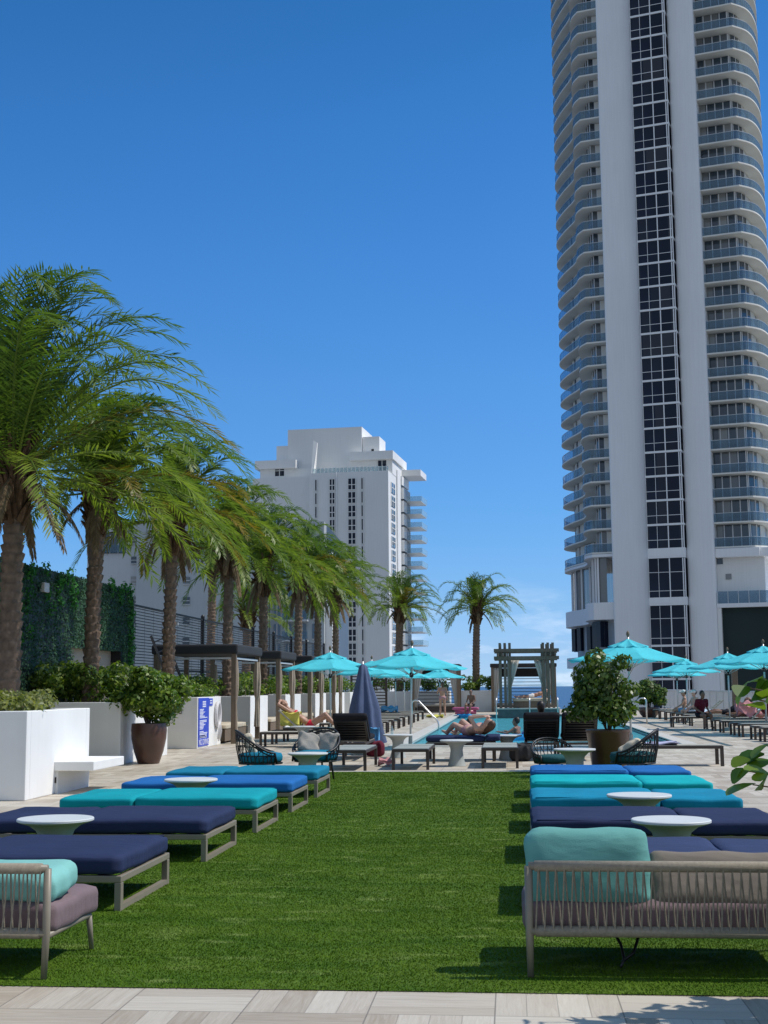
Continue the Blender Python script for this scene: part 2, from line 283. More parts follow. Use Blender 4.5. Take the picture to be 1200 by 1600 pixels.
def watermat(name, tint, spec_rough, bumps, bdist):
    m, t, b, o = newmat(name); L = t.links.new; t.nodes.remove(b)
    tc = N(t, 'ShaderNodeTexCoord'); h = None
    n1 = N(t, 'ShaderNodeTexNoise'); n1.inputs['Scale'].default_value = bumps; n1.inputs['Detail'].default_value = 4; L(tc.outputs['Object'], n1.inputs['Vector'])
    bp = N(t, 'ShaderNodeBump'); bp.inputs['Strength'].default_value = 1; bp.inputs['Distance'].default_value = bdist; L(n1.outputs['Fac'], bp.inputs['Height'])
    fr = N(t, 'ShaderNodeFresnel'); fr.inputs['IOR'].default_value = 1.33; L(bp.outputs[0], fr.inputs['Normal'])
    gl = N(t, 'ShaderNodeBsdfGlossy'); gl.inputs['Roughness'].default_value = spec_rough; L(bp.outputs[0], gl.inputs['Normal'])
    if tint[0] == 'T':
        tr = N(t, 'ShaderNodeBsdfTransparent')
    else:
        tr = N(t, 'ShaderNodeBsdfDiffuse')
    tr.inputs['Color'].default_value = (*tint[1], 1)
    if tint[0] == 'T':
        df = N(t, 'ShaderNodeBsdfDiffuse'); df.inputs['Color'].default_value = (.12, .56, .68, 1); m0 = N(t, 'ShaderNodeMixShader'); m0.inputs[0].default_value = .5
        L(tr.outputs[0], m0.inputs[1]); L(df.outputs[0], m0.inputs[2]); tr = m0
    mr = N(t, 'ShaderNodeMath', operation='MULTIPLY'); mr.inputs[1].default_value = tint[2]; L(fr.outputs[0], mr.inputs[0])
    ms = N(t, 'ShaderNodeMixShader'); L(mr.outputs[0], ms.inputs[0]); L(tr.outputs[0], ms.inputs[1]); L(gl.outputs[0], ms.inputs[2]); L(ms.outputs[0], o.inputs['Surface'])
    return m
M.water = watermat('pool_water', ('T', (.66, .95, .97), .42), .03, 2.6, .06)
M.sea = watermat('sea_water', ('D', (.022, .085, .20), .45), .15, .12, 1.2)
M.ground = mat('street_ground', (.22, .21, .19), .9, .2, .05)

# ------------------------------------------------------------------ mesh builder
class MB:
    def __init__(s): s.v = []; s.f = []
    def add(s, vs, fs):
        o = len(s.v); s.v.extend([tuple(map(float, p)) for p in vs]); s.f.extend([tuple(i + o for i in f) for f in fs]); return s
    def box(s, c, d, rz=0, rx=0, ry=0):
        m = Matrix.Rotation(rz, 3, 'Z') @ Matrix.Rotation(ry, 3, 'Y') @ Matrix.Rotation(rx, 3, 'X'); c = Vector(c)
        P = [c + m @ Vector((x * d[0] / 2, y * d[1] / 2, z * d[2] / 2)) for x in (-1, 1) for y in (-1, 1) for z in (-1, 1)]
        return s.add(P, [(0, 1, 3, 2), (4, 6, 7, 5), (0, 4, 5, 1), (2, 3, 7, 6), (0, 2, 6, 4), (1, 5, 7, 3)])
    def b2(s, x0, y0, z0, x1, y1, z1): return s.box(((x0 + x1) / 2, (y0 + y1) / 2, (z0 + z1) / 2), (abs(x1 - x0), abs(y1 - y0), abs(z1 - z0)))
    def tube(s, path, r, n=8, cap=True):
        P = [Vector(p) for p in path]; rr = r if isinstance(r, (list, tuple)) else [r] * len(P); vs = []; fs = []
        up = None
        for i, p in enumerate(P):
            d = (P[min(i + 1, len(P) - 1)] - P[max(i - 1, 0)]).normalized()
            if up is None: up = Vector((0, 0, 1)) if abs(d.z) < .9 else Vector((1, 0, 0))
            a = d.cross(up).normalized(); b = d.cross(a).normalized(); up = -b
            for k in range(n):
                t = 2 * math.pi * k / n; vs.append(p + (a * math.cos(t) + b * math.sin(t)) * rr[i])
        for i in range(len(P) - 1):
            for k in range(n): fs.append((i * n + k, i * n + (k + 1) % n, (i + 1) * n + (k + 1) % n, (i + 1) * n + k))
        if cap: fs.append(tuple(range(n))[::-1]); fs.append(tuple(range((len(P) - 1) * n, len(P) * n)))
        return s.add(vs, fs)
    def lathe(s, prof, c=(0, 0, 0), n=28):
        vs = []; fs = []
        for r, z in prof:
            for k in range(n): t = 2 * math.pi * k / n; vs.append((c[0] + r * math.cos(t), c[1] + r * math.sin(t), c[2] + z))
        for i in range(len(prof) - 1):
            for k in range(n): fs.append((i * n + k, i * n + (k + 1) % n, (i + 1) * n + (k + 1) % n, (i + 1) * n + k))
        fs.append(tuple(range(n))[::-1]); fs.append(tuple(range((len(prof) - 1) * n, len(prof) * n)))
        return s.add(vs, fs)
    def prism(s, pts, z0, z1):
        n = len(pts); vs = [(p[0], p[1], z0) for p in pts] + [(p[0], p[1], z1) for p in pts]
        return s.add(vs, [tuple(range(n))[::-1], tuple(range(n, 2 * n))] + [(i, (i + 1) % n, n + (i + 1) % n, n + i) for i in range(n)])
    def cushion(s, c, d, r=.05, rz=0, rx=0, ry=0, n=9, puff=.0, wob=0, seed=0):
        rnd = random.Random(seed); m = Matrix.Rotation(rz, 3, 'Z') @ Matrix.Rotation(ry, 3, 'Y') @ Matrix.Rotation(rx, 3, 'X'); c = Vector(c)
        ph = [rnd.uniform(0, 6.28) for _ in range(6)]
        h = Vector(d) / 2; r = min(r, h.x * .98, h.y * .98, h.z * .98); idx = {}; vs = []; fs = []
        def V(i, j, k):
            if (i, j, k) in idx: return idx[(i, j, k)]
            e = lambda q: math.copysign(abs(q) ** .8, q)
            u = Vector((e(2 * i / n - 1), e(2 * j / n - 1), e(2 * k / n - 1)))
            p = Vector((u.x * h.x, u.y * h.y, u.z * h.z))
            q = Vector((max(-h.x + r, min(h.x - r, p.x)), max(-h.y + r, min(h.y - r, p.y)), max(-h.z + r, min(h.z - r, p.z))))
            g = p - q
            if g.length > 1e-6: p = q + g.normalized() * r
            bul = puff * (1 - u.x ** 2) * (1 - u.y ** 2); p.z += bul * (1 if u.z > 0 else -1) * abs(u.z)
            if wob: p.z += wob * math.sin(u.x * 4 + ph[0]) * math.sin(u.y * 5 + ph[1]); p.x += wob * math.sin(u.y * 6 + ph[2]); p.y += wob * math.sin(u.x * 6 + ph[3])
            idx[(i, j, k)] = len(vs); vs.append(c + m @ p); return idx[(i, j, k)]
        for a in range(n):
            for b in range(n):
                fs += [(V(a, b, 0), V(a, b + 1, 0), V(a + 1, b + 1, 0), V(a + 1, b, 0)), (V(a, b, n), V(a + 1, b, n), V(a + 1, b + 1, n), V(a, b + 1, n)),
                       (V(a, 0, b), V(a + 1, 0, b), V(a + 1, 0, b + 1), V(a, 0, b + 1)), (V(a, n, b), V(a, n, b + 1), V(a + 1, n, b + 1), V(a + 1, n, b)),
                       (V(0, a, b), V(0, a, b + 1), V(0, a + 1, b + 1), V(0, a + 1, b)), (V(n, a, b), V(n, a + 1, b), V(n, a + 1, b + 1), V(n, a, b + 1))]
        return s.add(vs, fs)
    def build(s, name, m, parent=None, smooth=False, bevel=0, mats=None):
        me = bpy.data.meshes.new(name); me.from_pydata(s.v, [], s.f); me.update()
        o = bpy.data.objects.new(name, me); COL.objects.link(o); me.materials.append(m)
        if parent is not None: o.parent = parent
        if smooth is True: me.polygons.foreach_set('use_smooth', [True] * len(me.polygons))
        elif smooth: 
            me.polygons.foreach_set('use_smooth', [True] * len(me.polygons)); me.set_sharp_from_angle(angle=R(smooth))
        if bevel:
            b = o.modifiers.new('bevel', 'BEVEL'); b.width = bevel; b.segments = 2; b.limit_method = 'ANGLE'
        return o
def npmesh(name, V, Fc, m, parent=None, smooth=False):       # V (n,3), Fc (k,4) or (k,3)
    me = bpy.data.meshes.new(name); k = Fc.shape[1]
    me.vertices.add(len(V)); me.vertices.foreach_set('co', np.ascontiguousarray(V, dtype=np.float32).ravel())
    me.loops.add(Fc.size); me.loops.foreach_set('vertex_index', np.ascontiguousarray(Fc, dtype=np.int32).ravel())
    me.polygons.add(len(Fc)); me.polygons.foreach_set('loop_start', np.arange(0, Fc.size, k, dtype=np.int32))
    if smooth: me.polygons.foreach_set('use_smooth', np.ones(len(Fc), dtype=bool))
    me.update(calc_edges=True); me.validate()
    o = bpy.data.objects.new(name, me); COL.objects.link(o); me.materials.append(m)
    if parent is not None: o.parent = parent
    return o
def tag(o, label, cat, group=None):
    o['label'] = label; o['category'] = cat
    if group: o['group'] = group
    return o
def thing(name, label, cat, loc=(0, 0, 0), rz=0, group=None):
    o = bpy.data.objects.new(name, None); COL.objects.link(o); o.location = loc; o.rotation_euler = (0, 0, rz); o.empty_display_size = .2
    return tag(o, label, cat, group)
def struct(o, kind='structure'): o['kind'] = kind; return o
def dup(root, loc, rz=0, label=None, group=None, scale=None):
    def cp(o, par):
        c = o.copy(); COL.objects.link(c); c.parent = par
        for ch in list(o.children): cp(ch, c)
        return c
    r = cp(root, None); r.location = loc; r.rotation_euler = (0, 0, rz)
    if scale: r.scale = (scale,) * 3
    if label: r['label'] = label
    if group: r['group'] = group
    return r
ORD = ['first', 'second', 'third', 'fourth', 'fifth', 'sixth', 'seventh', 'eighth', 'ninth', 'tenth', 'eleventh', 'twelfth', 'thirteenth', 'fourteenth', 'fifteenth', 'sixteenth']

# ------------------------------------------------------------------ setting
PX0, PX1, PY0, PY1 = -2.65, 4.15, 32.9, 69.0
d = MB()
X0, X1, Y0_, Y1_ = -26, 13, -4, 84.5
for (a, b, c, e) in ((X0, Y0_, X1, PY0), (X0, PY1, X1, Y1_), (X0, PY0, PX0, PY1), (PX1, PY0, X1, PY1)):
    d.add([(a, b, 0), (c, b, 0), (c, e, 0), (a, e, 0)], [(0, 1, 2, 3)])
dk = d.build('pool_deck', M.deck); struct(dk)
s = MB(); s.b2(X0, Y0_, -12, X1, Y1_, -1.6)
for (a, b, c, e) in ((X0, Y0_, X1, PY0 - .3), (X0, PY1 + .3, X1, Y1_), (X0, PY0 - .3, PX0 - .3, PY1 + .3), (PX1 + .3, PY0 - .3, X1, PY1 + .3)):
    s.b2(a, b, -1.6, c, e, -.004)
struct(s.build('podium_ground', M.greystucco2))
p = MB(); p.b2(PX0, PY0, -1.35, PX1, PY1, -1.3)
for q in ((PX0 - .2, PY0, PX0, PY1), (PX1, PY0, PX1 + .2, PY1), (PX0 - .2, PY0 - .2, PX1 + .2, PY0), (PX0 - .2, PY1, PX1 + .2, PY1 + .2)):
    p.b2(q[0], q[1], -1.35, q[2], q[3], -.008)
struct(p.build('pool_basin', M.pooltile))
p = MB()
for q in ((PX0 - .38, PY0 - .38, PX0, PY1 + .38), (PX1, PY0 - .38, PX1 + .38, PY1 + .38), (PX0, PY0 - .38, PX1, PY0), (PX0, PY1, PX1, PY1 + .38)):
    p.b2(q[0], q[1], -.05, q[2], q[3], .022)
struct(p.build('pool_coping_floor', M.coping, bevel=.008))
p = MB()
for q in ((PX0, PY0 + .005, PX0 + .006, PY1), (PX1 - .006, PY0, PX1, PY1)): p.b2(q[0], q[1], -.3, q[2], q[3], -.052)
p.b2(PX0, PY0, -.3, PX1, PY0 + .006, -.052); p.b2(PX0, PY1 - .006, -.3, PX1, PY1, -.052)
struct(p.build('pool_tile_wall', M.darktile))
# drain channel beside the pool
p = MB(); p.b2(PX1 + .95, PY0 - .3, .001, PX1 + 1.1, PY1, .006); struct(p.build('drain_floor', M.darktile))
w = MB(); w.add([(PX0, PY0, -.1), (PX1, PY0, -.1), (PX1, PY1, -.1), (PX0, PY1, -.1)], [(0, 1, 2, 3)]); struct(w.build('pool_water', M.water))
GX0, GX1, GY0, GY1 = -4.95, 2.45, 6.56, 23.0
g = MB(); g.add([(GX0, GY0, .005), (GX1, GY0, .005), (GX1, GY1, .005), (GX0, GY1, .005)], [(0, 1, 2, 3)]); struct(g.build('lawn', M.turf))
g = MB(); g.b2(GX0, GY1, .001, GX1 + .1, GY1 + .14, .014); struct(g.build('lawn_edging_floor', M.coping, bevel=.004))
s = MB(); s.b2(-20000, 330, -12.6, 20000, 45000, -12.4); struct(s.build('sea', M.sea))
s = MB(); s.b2(-2500, -800, -12.35, 2500, 335, -12.05); struct(s.build('ground', M.ground))
# turf blades
rng = np.random.default_rng(3)
def blades(x0, x1, y0, y1, dens, h, w):
    n = int((x1 - x0) * (y1 - y0) * dens)
    x = rng.uniform(x0, x1, n); y = rng.uniform(y0, y1, n); a = rng.uniform(0, 6.283, n)
    hh = h * rng.uniform(.6, 1.25, n); lean = rng.normal(0, .45, (n, 2)) * hh[:, None]; lean[:, 0] += .25 * hh * np.sin(x * 1.7 + y * 2.3)
    ww = w * rng.uniform(.7, 1.3, n)
    A = np.stack([x - np.cos(a) * ww, y - np.sin(a) * ww, np.full(n, .004)], 1); B = np.stack([x + np.cos(a) * ww, y + np.sin(a) * ww, np.full(n, .004)], 1)
    C = np.stack([x + lean[:, 0], y + lean[:, 1], hh], 1)
    return np.stack([A, B, C], 1).reshape(-1, 3)
V = np.concatenate([blades(GX0, GX1, GY0 - .01, 9, 15000, .013, .003), blades(GX0, GX1, 9, 13, 8500, .013, .004), blades(GX0, GX1, 13, 18, 4200, .013, .006), blades(GX0, GX1, 18, GY1, 2600, .013, .008)])
tb = npmesh('turf_grass', V, np.arange(len(V)).reshape(-1, 3), M.blade); struct(tb, 'stuff'); tb['label'] = 'bright green artificial turf covering the lawn strip'; tb['category'] = 'grass'

# ------------------------------------------------------------------ foliage makers
def leaf_cloud(pts, nrm, size, aspect=.55, seed=0, droop=.3):
    """one bent leaf (4 verts diamond) at each point, facing roughly nrm"""
    r = np.random.default_rng(seed); n = len(pts)
    d = nrm + r.normal(0, .55, (n, 3)); d /= np.linalg.norm(d, axis=1)[:, None] + 1e-9
    t = r.normal(0, 1, (n, 3)); t[:, 2] += .25; t -= (t * d).sum(1)[:, None] * d; t /= np.linalg.norm(t, axis=1)[:, None] + 1e-9
    b = np.cross(d, t); s = size * r.uniform(.65, 1.25, n)[:, None]
    P0 = pts - t * s * .5; P3 = pts + t * s * .5; mid = pts + t * s * .08 + d * s * .08
    Lf = mid + b * s * aspect * .5; Rt = mid - b * s * aspect * .5
    m1 = pts + t * s * .36 + d * s * .05
    L2 = m1 + b * s * aspect * .33; R2 = m1 - b * s * aspect * .33
    V = np.stack([P0, Rt, R2, P3, L2, Lf], 1).reshape(-1, 3)
    return V, np.arange(len(V)).reshape(-1, 6)
def blob_points(n, blobs, seed, shell=.75):
    """points through a union of ellipsoids (cx,cy,cz,rx,ry,rz), denser towards their skins"""
    r = np.random.default_rng(seed); P = []; Nn = []
    wts = np.array([b[3] * b[4] + b[5] * b[3] for b in blobs]); cnt = np.maximum(1, (n * wts / wts.sum()).astype(int))
    for b, k in zip(blobs, cnt):
        u = r.normal(0, 1, (k, 3)); u /= np.linalg.norm(u, axis=1)[:, None]
        rad = (1 - (1 - shell) * r.random(k) ** .8 * 1.6)[:, None].clip(.15, 1.1) * r.normal(1, .06, (k, 1))
        P.append(np.array(b[:3]) + u * rad * np.array(b[3:])); Nn.append(u)
    return np.concatenate(P), np.concatenate(Nn)
def shrub_blobs(R0, H, z0, k, seed, squash=.8):
    r = random.Random(seed); out = [(0, 0, z0 + H * .5, R0 * .62, R0 * .62, H * .42)]
    for _ in range(k):
        a = r.uniform(0, 6.28); q = R0 * r.uniform(.35, .8); z = z0 + H * r.uniform(.15, .9); sz = r.uniform(.22, .42) * R0
        q *= math.sqrt(max(.15, 1 - ((z - z0) / H - .5) ** 2 * 2.4))
        out.append((q * math.cos(a), q * math.sin(a), z, sz, sz, sz * squash))
    return out
def twigs(parent, top, n, spread, z0, seed, r=.012, mtl=None):
    rr = random.Random(seed); mb = MB()
    for i in range(n):
        a = rr.uniform(0, 6.28); q = spread * rr.uniform(.2, 1); z = z0 + (top - z0) * rr.uniform(.5, 1)
        mb.tube([(rr.uniform(-.04, .04), rr.uniform(-.04, .04), z0 - .1), (q * .35 * math.cos(a), q * .35 * math.sin(a), z0 + (z - z0) * .5), (q * math.cos(a), q * math.sin(a), z)], [r, r * .7, r * .3], 5)
    return mb.build('stem', mtl or M.twig, parent, True)
def hedge(parent, x0, x1, y0, y1, z0, z1, n, size, m, seed, name='hedge', label='', group='hedges in the white planters', bare=None):
    r = np.random.default_rng(seed)
    t = thing(name, label, 'hedge', ((x0 + x1) / 2, (y0 + y1) / 2, z0), 0, group)
    L_, Wd, H = y1 - y0, x1 - x0, z1 - z0; bl = []
    rr = random.Random(seed)
    nb = max(6, int((L_ * Wd) / .16))
    for i in range(nb):
        s_ = rr.uniform(.18, .34); bl.append((rr.uniform(-Wd / 2 + s_ * .4, Wd / 2 - s_ * .2), rr.uniform(-L_ / 2 + s_ * .2, L_ / 2 - s_ * .3), rr.uniform(H * .3, H * .85), s_, s_, min(s_ * .9, H * .5)))
    P, Q = blob_points(n, bl, seed); V, Fc = leaf_cloud(P, Q * .7 + np.array([0, 0, .5]), size, .5, seed)
    npmesh('foliage', V, Fc, m, t)
    mb = MB()
    for i in range(max(8, nb // 2)):
        b = rr.choice(bl); mb.tube([(b[0] + rr.uniform(-.1, .1), b[1] + rr.uniform(-.1, .1), -.15), (b[0], b[1], b[2])], [.012, .006], 5)
    mb.build('stem', M.twig, t)
    return t

# ------------------------------------------------------------------ palms
def palm(x, y, ztop, zbase, label, seed, nf=60, Lf=3.3, wind=.75, rtr=.2, yellow=6, dead=7, lwid=.028, lean=.15, dens=58, up=1.0, lx=0):
    rg = random.Random(seed); t = thing('palm_tree', label, 'palm tree', (x, y, zbase), 0, 'palms around the pool deck')
    H = ztop - zbase
    # trunk with diamond leaf scars
    nr, nz = 44, int(H / .028); V = []; sc_h = .165; NS = 7
    cx = lambda z: lean * (z / H) ** 2 + lx * math.sin(z / H * 3.0); 
    for i in range(nz + 1):
        z = H * i / nz; rb = rtr * (1 + .18 * math.exp(-z / .5)) * (1 - .14 * z / H)
        if z > H - .9: rb *= 1 + .38 * ((z - (H - .9)) / .9) ** 1.3
        for k in range(nr):
            a = 2 * math.pi * k / nr; v = z / sc_h + .06 * math.sin(a * 2 + seed); row = math.floor(v); u = a * NS / (2 * math.pi) + .5 * (row % 2) + .06 * math.sin(row * 2.7 + seed)
            fu = (u % 1) - .5; fv = v - row; hsh = math.sin(math.floor(u) * 12.9898 + row * 78.233) * 43758.5453 % 1
            rr = rb + (.030 + .034 * hsh) * (fv ** .8) * max(0, 1 - (2 * fu) ** 4) + (.012 if fv < .12 else 0) * 0
            V.append((cx(z) + rr * math.cos(a), rr * math.sin(a), z))
    V = np.array(V); Fc = np.array([(i * nr + k, i * nr + (k + 1) % nr, (i + 1) * nr + (k + 1) % nr, (i + 1) * nr + k) for i in range(nz) for k in range(nr)])
    npmesh('trunk', V, Fc, M.bark, t)
    top = np.array([cx(H), 0, H])
    # boots: cut leaf bases fanning out under the crown
    mb = MB()
    for i in range(95):
        a = i * 2.39996; z = H - 1.2 + 1.25 * i / 95; r0 = rtr * (.9 + .45 * i / 95); ln = .26 + .30 * rg.random(); el = R(rg.uniform(48, 72)); ca, sa = math.cos(a), math.sin(a)
        p0 = (cx(z) + r0 * ca, r0 * sa, z); p1 = (cx(z) + (r0 + ln * math.cos(el) * .6) * ca, (r0 + ln * math.cos(el) * .6) * sa, z + ln * math.sin(el) * .7); p2 = (cx(z) + (r0 + ln * math.cos(el)) * ca, (r0 + ln * math.cos(el)) * sa, z + ln * math.sin(el))
        mb.tube([p0, p1, p2], [.06, .042, .022], 5)
    mb.build('leaf_base', M.boots, t)
    sets = {'g': ([], M.frond, 'crown'), 'y': ([], M.frondy, 'yellow_frond'), 'd': ([], M.deadfrond, 'dry_frond')}
    stems = {'g': MB(), 'y': MB(), 'd': MB()}; tones = {'g': [], 'y': [], 'd': []}
    for i in range(nf + dead):
        isd = i >= nf; f = i / nf if not isd else 1
        el = R(86 - 88 * f ** 1.15 + rg.uniform(-8, 8)) if not isd else R(rg.uniform(-60, -25))
        az = i * 2.39996 + rg.uniform(-.3, .3)
        ln = Lf * (rg.uniform(.85, 1.12) if not isd else rg.uniform(.32, .55)) * (1 - .18 * (1 - f) ** 3)
        key = 'd' if isd else ('y' if (i > nf * .45 and rg.random() < yellow / nf * 1.8) else 'g')
        tone_i = min(1, max(0, .25 + .5 * f + rg.uniform(-.3, .3)))
        d0 = np.array([math.cos(az) * math.cos(el), math.sin(az) * math.cos(el), math.sin(el) * up]); d0[0] += wind * .32
        n = dens; P = [top + np.array([math.cos(az), math.sin(az), 0]) * rtr * .8 + np.array([0, 0, .02 - .35 * f])]; D = []
        gv = (.72 + .30 * f) * rg.uniform(.85, 1.2) if not isd else .9; wv = wind * rg.uniform(.7, 1.3) if not isd else wind * .35
        tw = rg.uniform(-.25, .25)
        for k in range(n):
            tt = k / n; dd = d0 + (tt ** 2.3) * np.array([wv * 1.5, tw, -gv * 2.2]) + (tt ** .9) * np.array([wv * .22, 0, -gv * .15]); dd /= np.linalg.norm(dd); D.append(dd); P.append(P[-1] + dd * ln / n)
        P = np.array(P[:-1]); D = np.array(D)
        side = np.cross(D, np.array([0, 0, 1.0])); nrm_ = np.linalg.norm(side, axis=1)[:, None]; side = side / np.maximum(nrm_, .05)
        if np.linalg.norm(side[0]) < .3: side = np.tile(np.array([math.sin(az), -math.cos(az), 0]), (n, 1))
        upv = np.cross(side, D)
        tt = np.arange(n) / n; prof = np.clip((tt - .06) / .14, 0, 1) * (1 - .5 * np.clip((tt - .5) / .5, 0, 1) ** 1.6)
        ll = .43 * prof * (ln / 3.3) ** .5
        if isd: ll *= .75
        for sgn in (-1, 1):
            rgn = np.random.default_rng(seed * 77 + i * 2 + (sgn > 0)); jit = np.random.default_rng(seed * 1000 + i * 2 + (sgn > 0)).normal(0, .07, (n, 3))
            dirv = D * (.50 + .4 * tt[:, None]) + side * sgn * .78 + upv * (rgn.choice([.12, .5], (n, 1)) if not isd else .05) + np.array([.12 * wind * (not isd), 0, -.20 if not isd else -.8]) + jit
            dirv /= np.linalg.norm(dirv, axis=1)[:, None]
            wd = np.cross(dirv, upv); wd /= np.linalg.norm(wd, axis=1)[:, None] + 1e-9
            tip = P + dirv * ll[:, None]; tip[:, 2] -= .10 * ll
            mid = P + dirv * (ll * .45)[:, None]
            w_ = lwid * (.6 + .4 * prof)[:, None]
            ok = ll > .05
            sets[key][0].append(np.stack([P, mid + wd * w_ * .5, tip, mid - wd * w_ * .5], 1)[ok].reshape(-1, 3)); tones[key].append(np.full(int(ok.sum()) * 4, tone_i))
        st = [tuple(P[k]) for k in range(0, n, max(1, n // 9))]; stems[key].tube(st, [.024 * (1 - .8 * q / len(st)) for q in range(len(st))], 4, False)
    for k, (lst, m, nm) in sets.items():
        if not lst: continue
        V = np.concatenate(lst); Fc = np.arange(len(V)).reshape(-1, 4)
        sv_ = np.array(stems[k].v); sf = np.array(stems[k].f, dtype=int) + len(V)
        o_ = npmesh(nm, np.concatenate([V, sv_]), np.concatenate([Fc, sf]), m, t)
        if k == 'g':
            tn = np.concatenate(tones[k] + [np.full(len(sv_), .9)]); o_.data.attributes.new('tone', 'FLOAT', 'POINT').data.foreach_set('value', tn.astype(np.float32))
    return t
PAL = [(21.8, 5.45, 'tall date palm nearest the camera, its windswept crown cut by the left edge', 4.35),
       (26.2, 5.75, 'second date palm from the left edge, its trunk standing before the green ivy wall', 3.0),
       (32.3, 5.9, 'third date palm from the left edge, with a reddish trunk behind the bushy potted shrub', 2.75),
       (39.2, 5.9, 'date palm rising behind the first cabana roof, its dry fronds hanging on the right', 2.9),
       (45, 5.75, 'date palm rising behind the second cabana roof, fifth from the left edge', 3.0),
       (52.5, 6.1, 'sixth date palm from the left edge, standing behind the third cabana', 3.0),
       (58, 6.1, 'seventh date palm from the left edge, its crown carrying yellow fronds', 3.0),
       (64, 6.2, 'last palm of the planter row on the left, above the nearest turquoise umbrella', 3.0)]
for i, (Y, zt, lb, lf) in enumerate(PAL):
    palm(-8.45, Y, zt, .95, lb, 11 + i * 7, nf=[72, 56, 50][i] if i < 3 else 46, Lf=lf, wind=.24 if i < 3 else .17, rtr=.168 if i == 0 else .135, yellow=[1, 3, 8, 2, 2, 5, 6, 2][i], dead=7, up=1.3 if i == 0 else 1.05, lwid=.036 if i < 2 else .042, dens=72 if i < 2 else 58, lean=[.0, .12, .1, .05, 0, .05, 0, 0][i])
palm(-6.65, 79, 6.4, .9, 'palm with a round crown before the white apartment tower at the end of the pool', 91, nf=46, Lf=2.9, wind=.15, yellow=1, dead=5, lwid=.045, dens=44, rtr=.22)
palm(-2.05, 79, 6.3, .9, 'lone palm standing clear against the sky in the far white planter', 97, nf=46, Lf=2.9, wind=.12, yellow=0, dead=4, lwid=.045, dens=44, rtr=.2)
palm(xof(327, 62), 62, zof(860, 62), -3, 'slim dark palm trunk behind the black fence, with drooping fronds', 123, nf=26, Lf=2.6, wind=.3, yellow=0, dead=3, lwid=.045, dens=40, rtr=.19)
palm(xof(383, 70), 70, zof(950, 70), -3, 'low bushy palm behind the black fence, between two planter palms', 131, nf=40, Lf=2.6, wind=.3, yellow=0, dead=3, lwid=.045, dens=40, rtr=.25)

# ------------------------------------------------------------------ planters, hedges, bench (left)
def planter(x0, x1, y0, y1, h, label, name='planter', th=.16):
    t = thing(name, label, 'planter', ((x0 + x1) / 2, (y0 + y1) / 2, 0), 0, 'white planters'); a, b = (x1 - x0) / 2, (y1 - y0) / 2
    m = MB(); m.b2(-a, -b, 0, a, -b + th, h); m.b2(-a, b - th, 0, a, b, h); m.b2(-a, -b + th, 0, -a + th, b - th, h); m.b2(a - th, -b + th, 0, a, b - th, h)
    m.build('wall', M.stucco, t, bevel=.012); s_ = MB(); s_.b2(-a + th, -b + th, h - .3, a - th, b - th, h - .12); s_.build('soil', M.soil, t); return t
planter(-10.6, -6.4, 17.2, 19.85, 1.17, 'nearest white planter on the left, with a low concrete bench on its side')
planter(-10.6, -7.58, 25.4, 29.0, 1.2, 'white planter behind the brown glazed pot, its near face in shade')
planter(-10.6, -7.6, 31.9, 34.5, 1.24, 'white planter with the blue notice and the life ring on its sunlit side')
planter(-10.6, -7.6, 38.5, 41.3, 1.22, 'white planter between the first and second cabana')
planter(-10.6, -7.6, 44.6, 47.9, 1.22, 'white planter between the second and third cabana')
planter(-10.6, -7.6, 51.5, 54.5, 1.22, 'white planter between the third and fourth cabana')
planter(-10.6, -7.6, 57.3, 60.6, 1.22, 'white planter past the fourth cabana, behind the navy umbrella')
planter(-10.6, -7.6, 62.8, 66.6, 1.22, 'last white planter of the left row, under the hindmost row palm')
planter(-9.4, -3.6, 78, 80.5, 1.2, 'grey shaded planter at the far end of the deck under the round crowned palm')
planter(-2.95, -.8, 77.6, 79.9, 1.22, 'far white planter at the pool head, holding the lone palm')
hedge(None, -10.4, -6.55, 17.35, 19.7, 1.1, 1.4, 6500, .075, M.hedgeb, 5, label='low olive green hedge in the nearest white planter at the left edge')
hedge(None, -10.4, -7.7, 25.5, 28.9, 1.1, 1.95, 9000, .11, M.hedge, 6, label='leafy green hedge in the planter behind the brown pot, around the second palm')
hedge(None, -10.4, -7.75, 32.0, 34.4, 1.15, 1.6, 3500, .10, M.hedge, 7, label='green hedge in the planter that carries the blue notice')
for i, (a, b, lb) in enumerate([(38.6, 41.2, 'green hedge in the planter between the first and second cabana'), (44.7, 47.8, 'yellow green hedge in the planter between the second and third cabana'), (51.6, 54.4, 'green hedge in the planter between the third and fourth cabana'),
                                (57.4, 60.5, 'bright green hedge just left of the closed navy umbrella'), (62.9, 66.5, 'green hedge in the last planter of the left row')]):
    hedge(None, -10.4, -7.75, a, b, 1.12, 1.85, 2600, .12, M.hedge, 20 + i, label=lb)
hedge(None, -9.3, -3.7, 78.1, 80.4, 1.1, 2.0, 2400, .16, M.hedge, 31, label='dark green bush under the round crowned palm at the far end')
hedge(None, -2.85, -.9, 77.7, 79.8, 1.1, 2.15, 2000, .15, M.hedge, 32, label='dark domed bush around the trunk of the lone far palm')
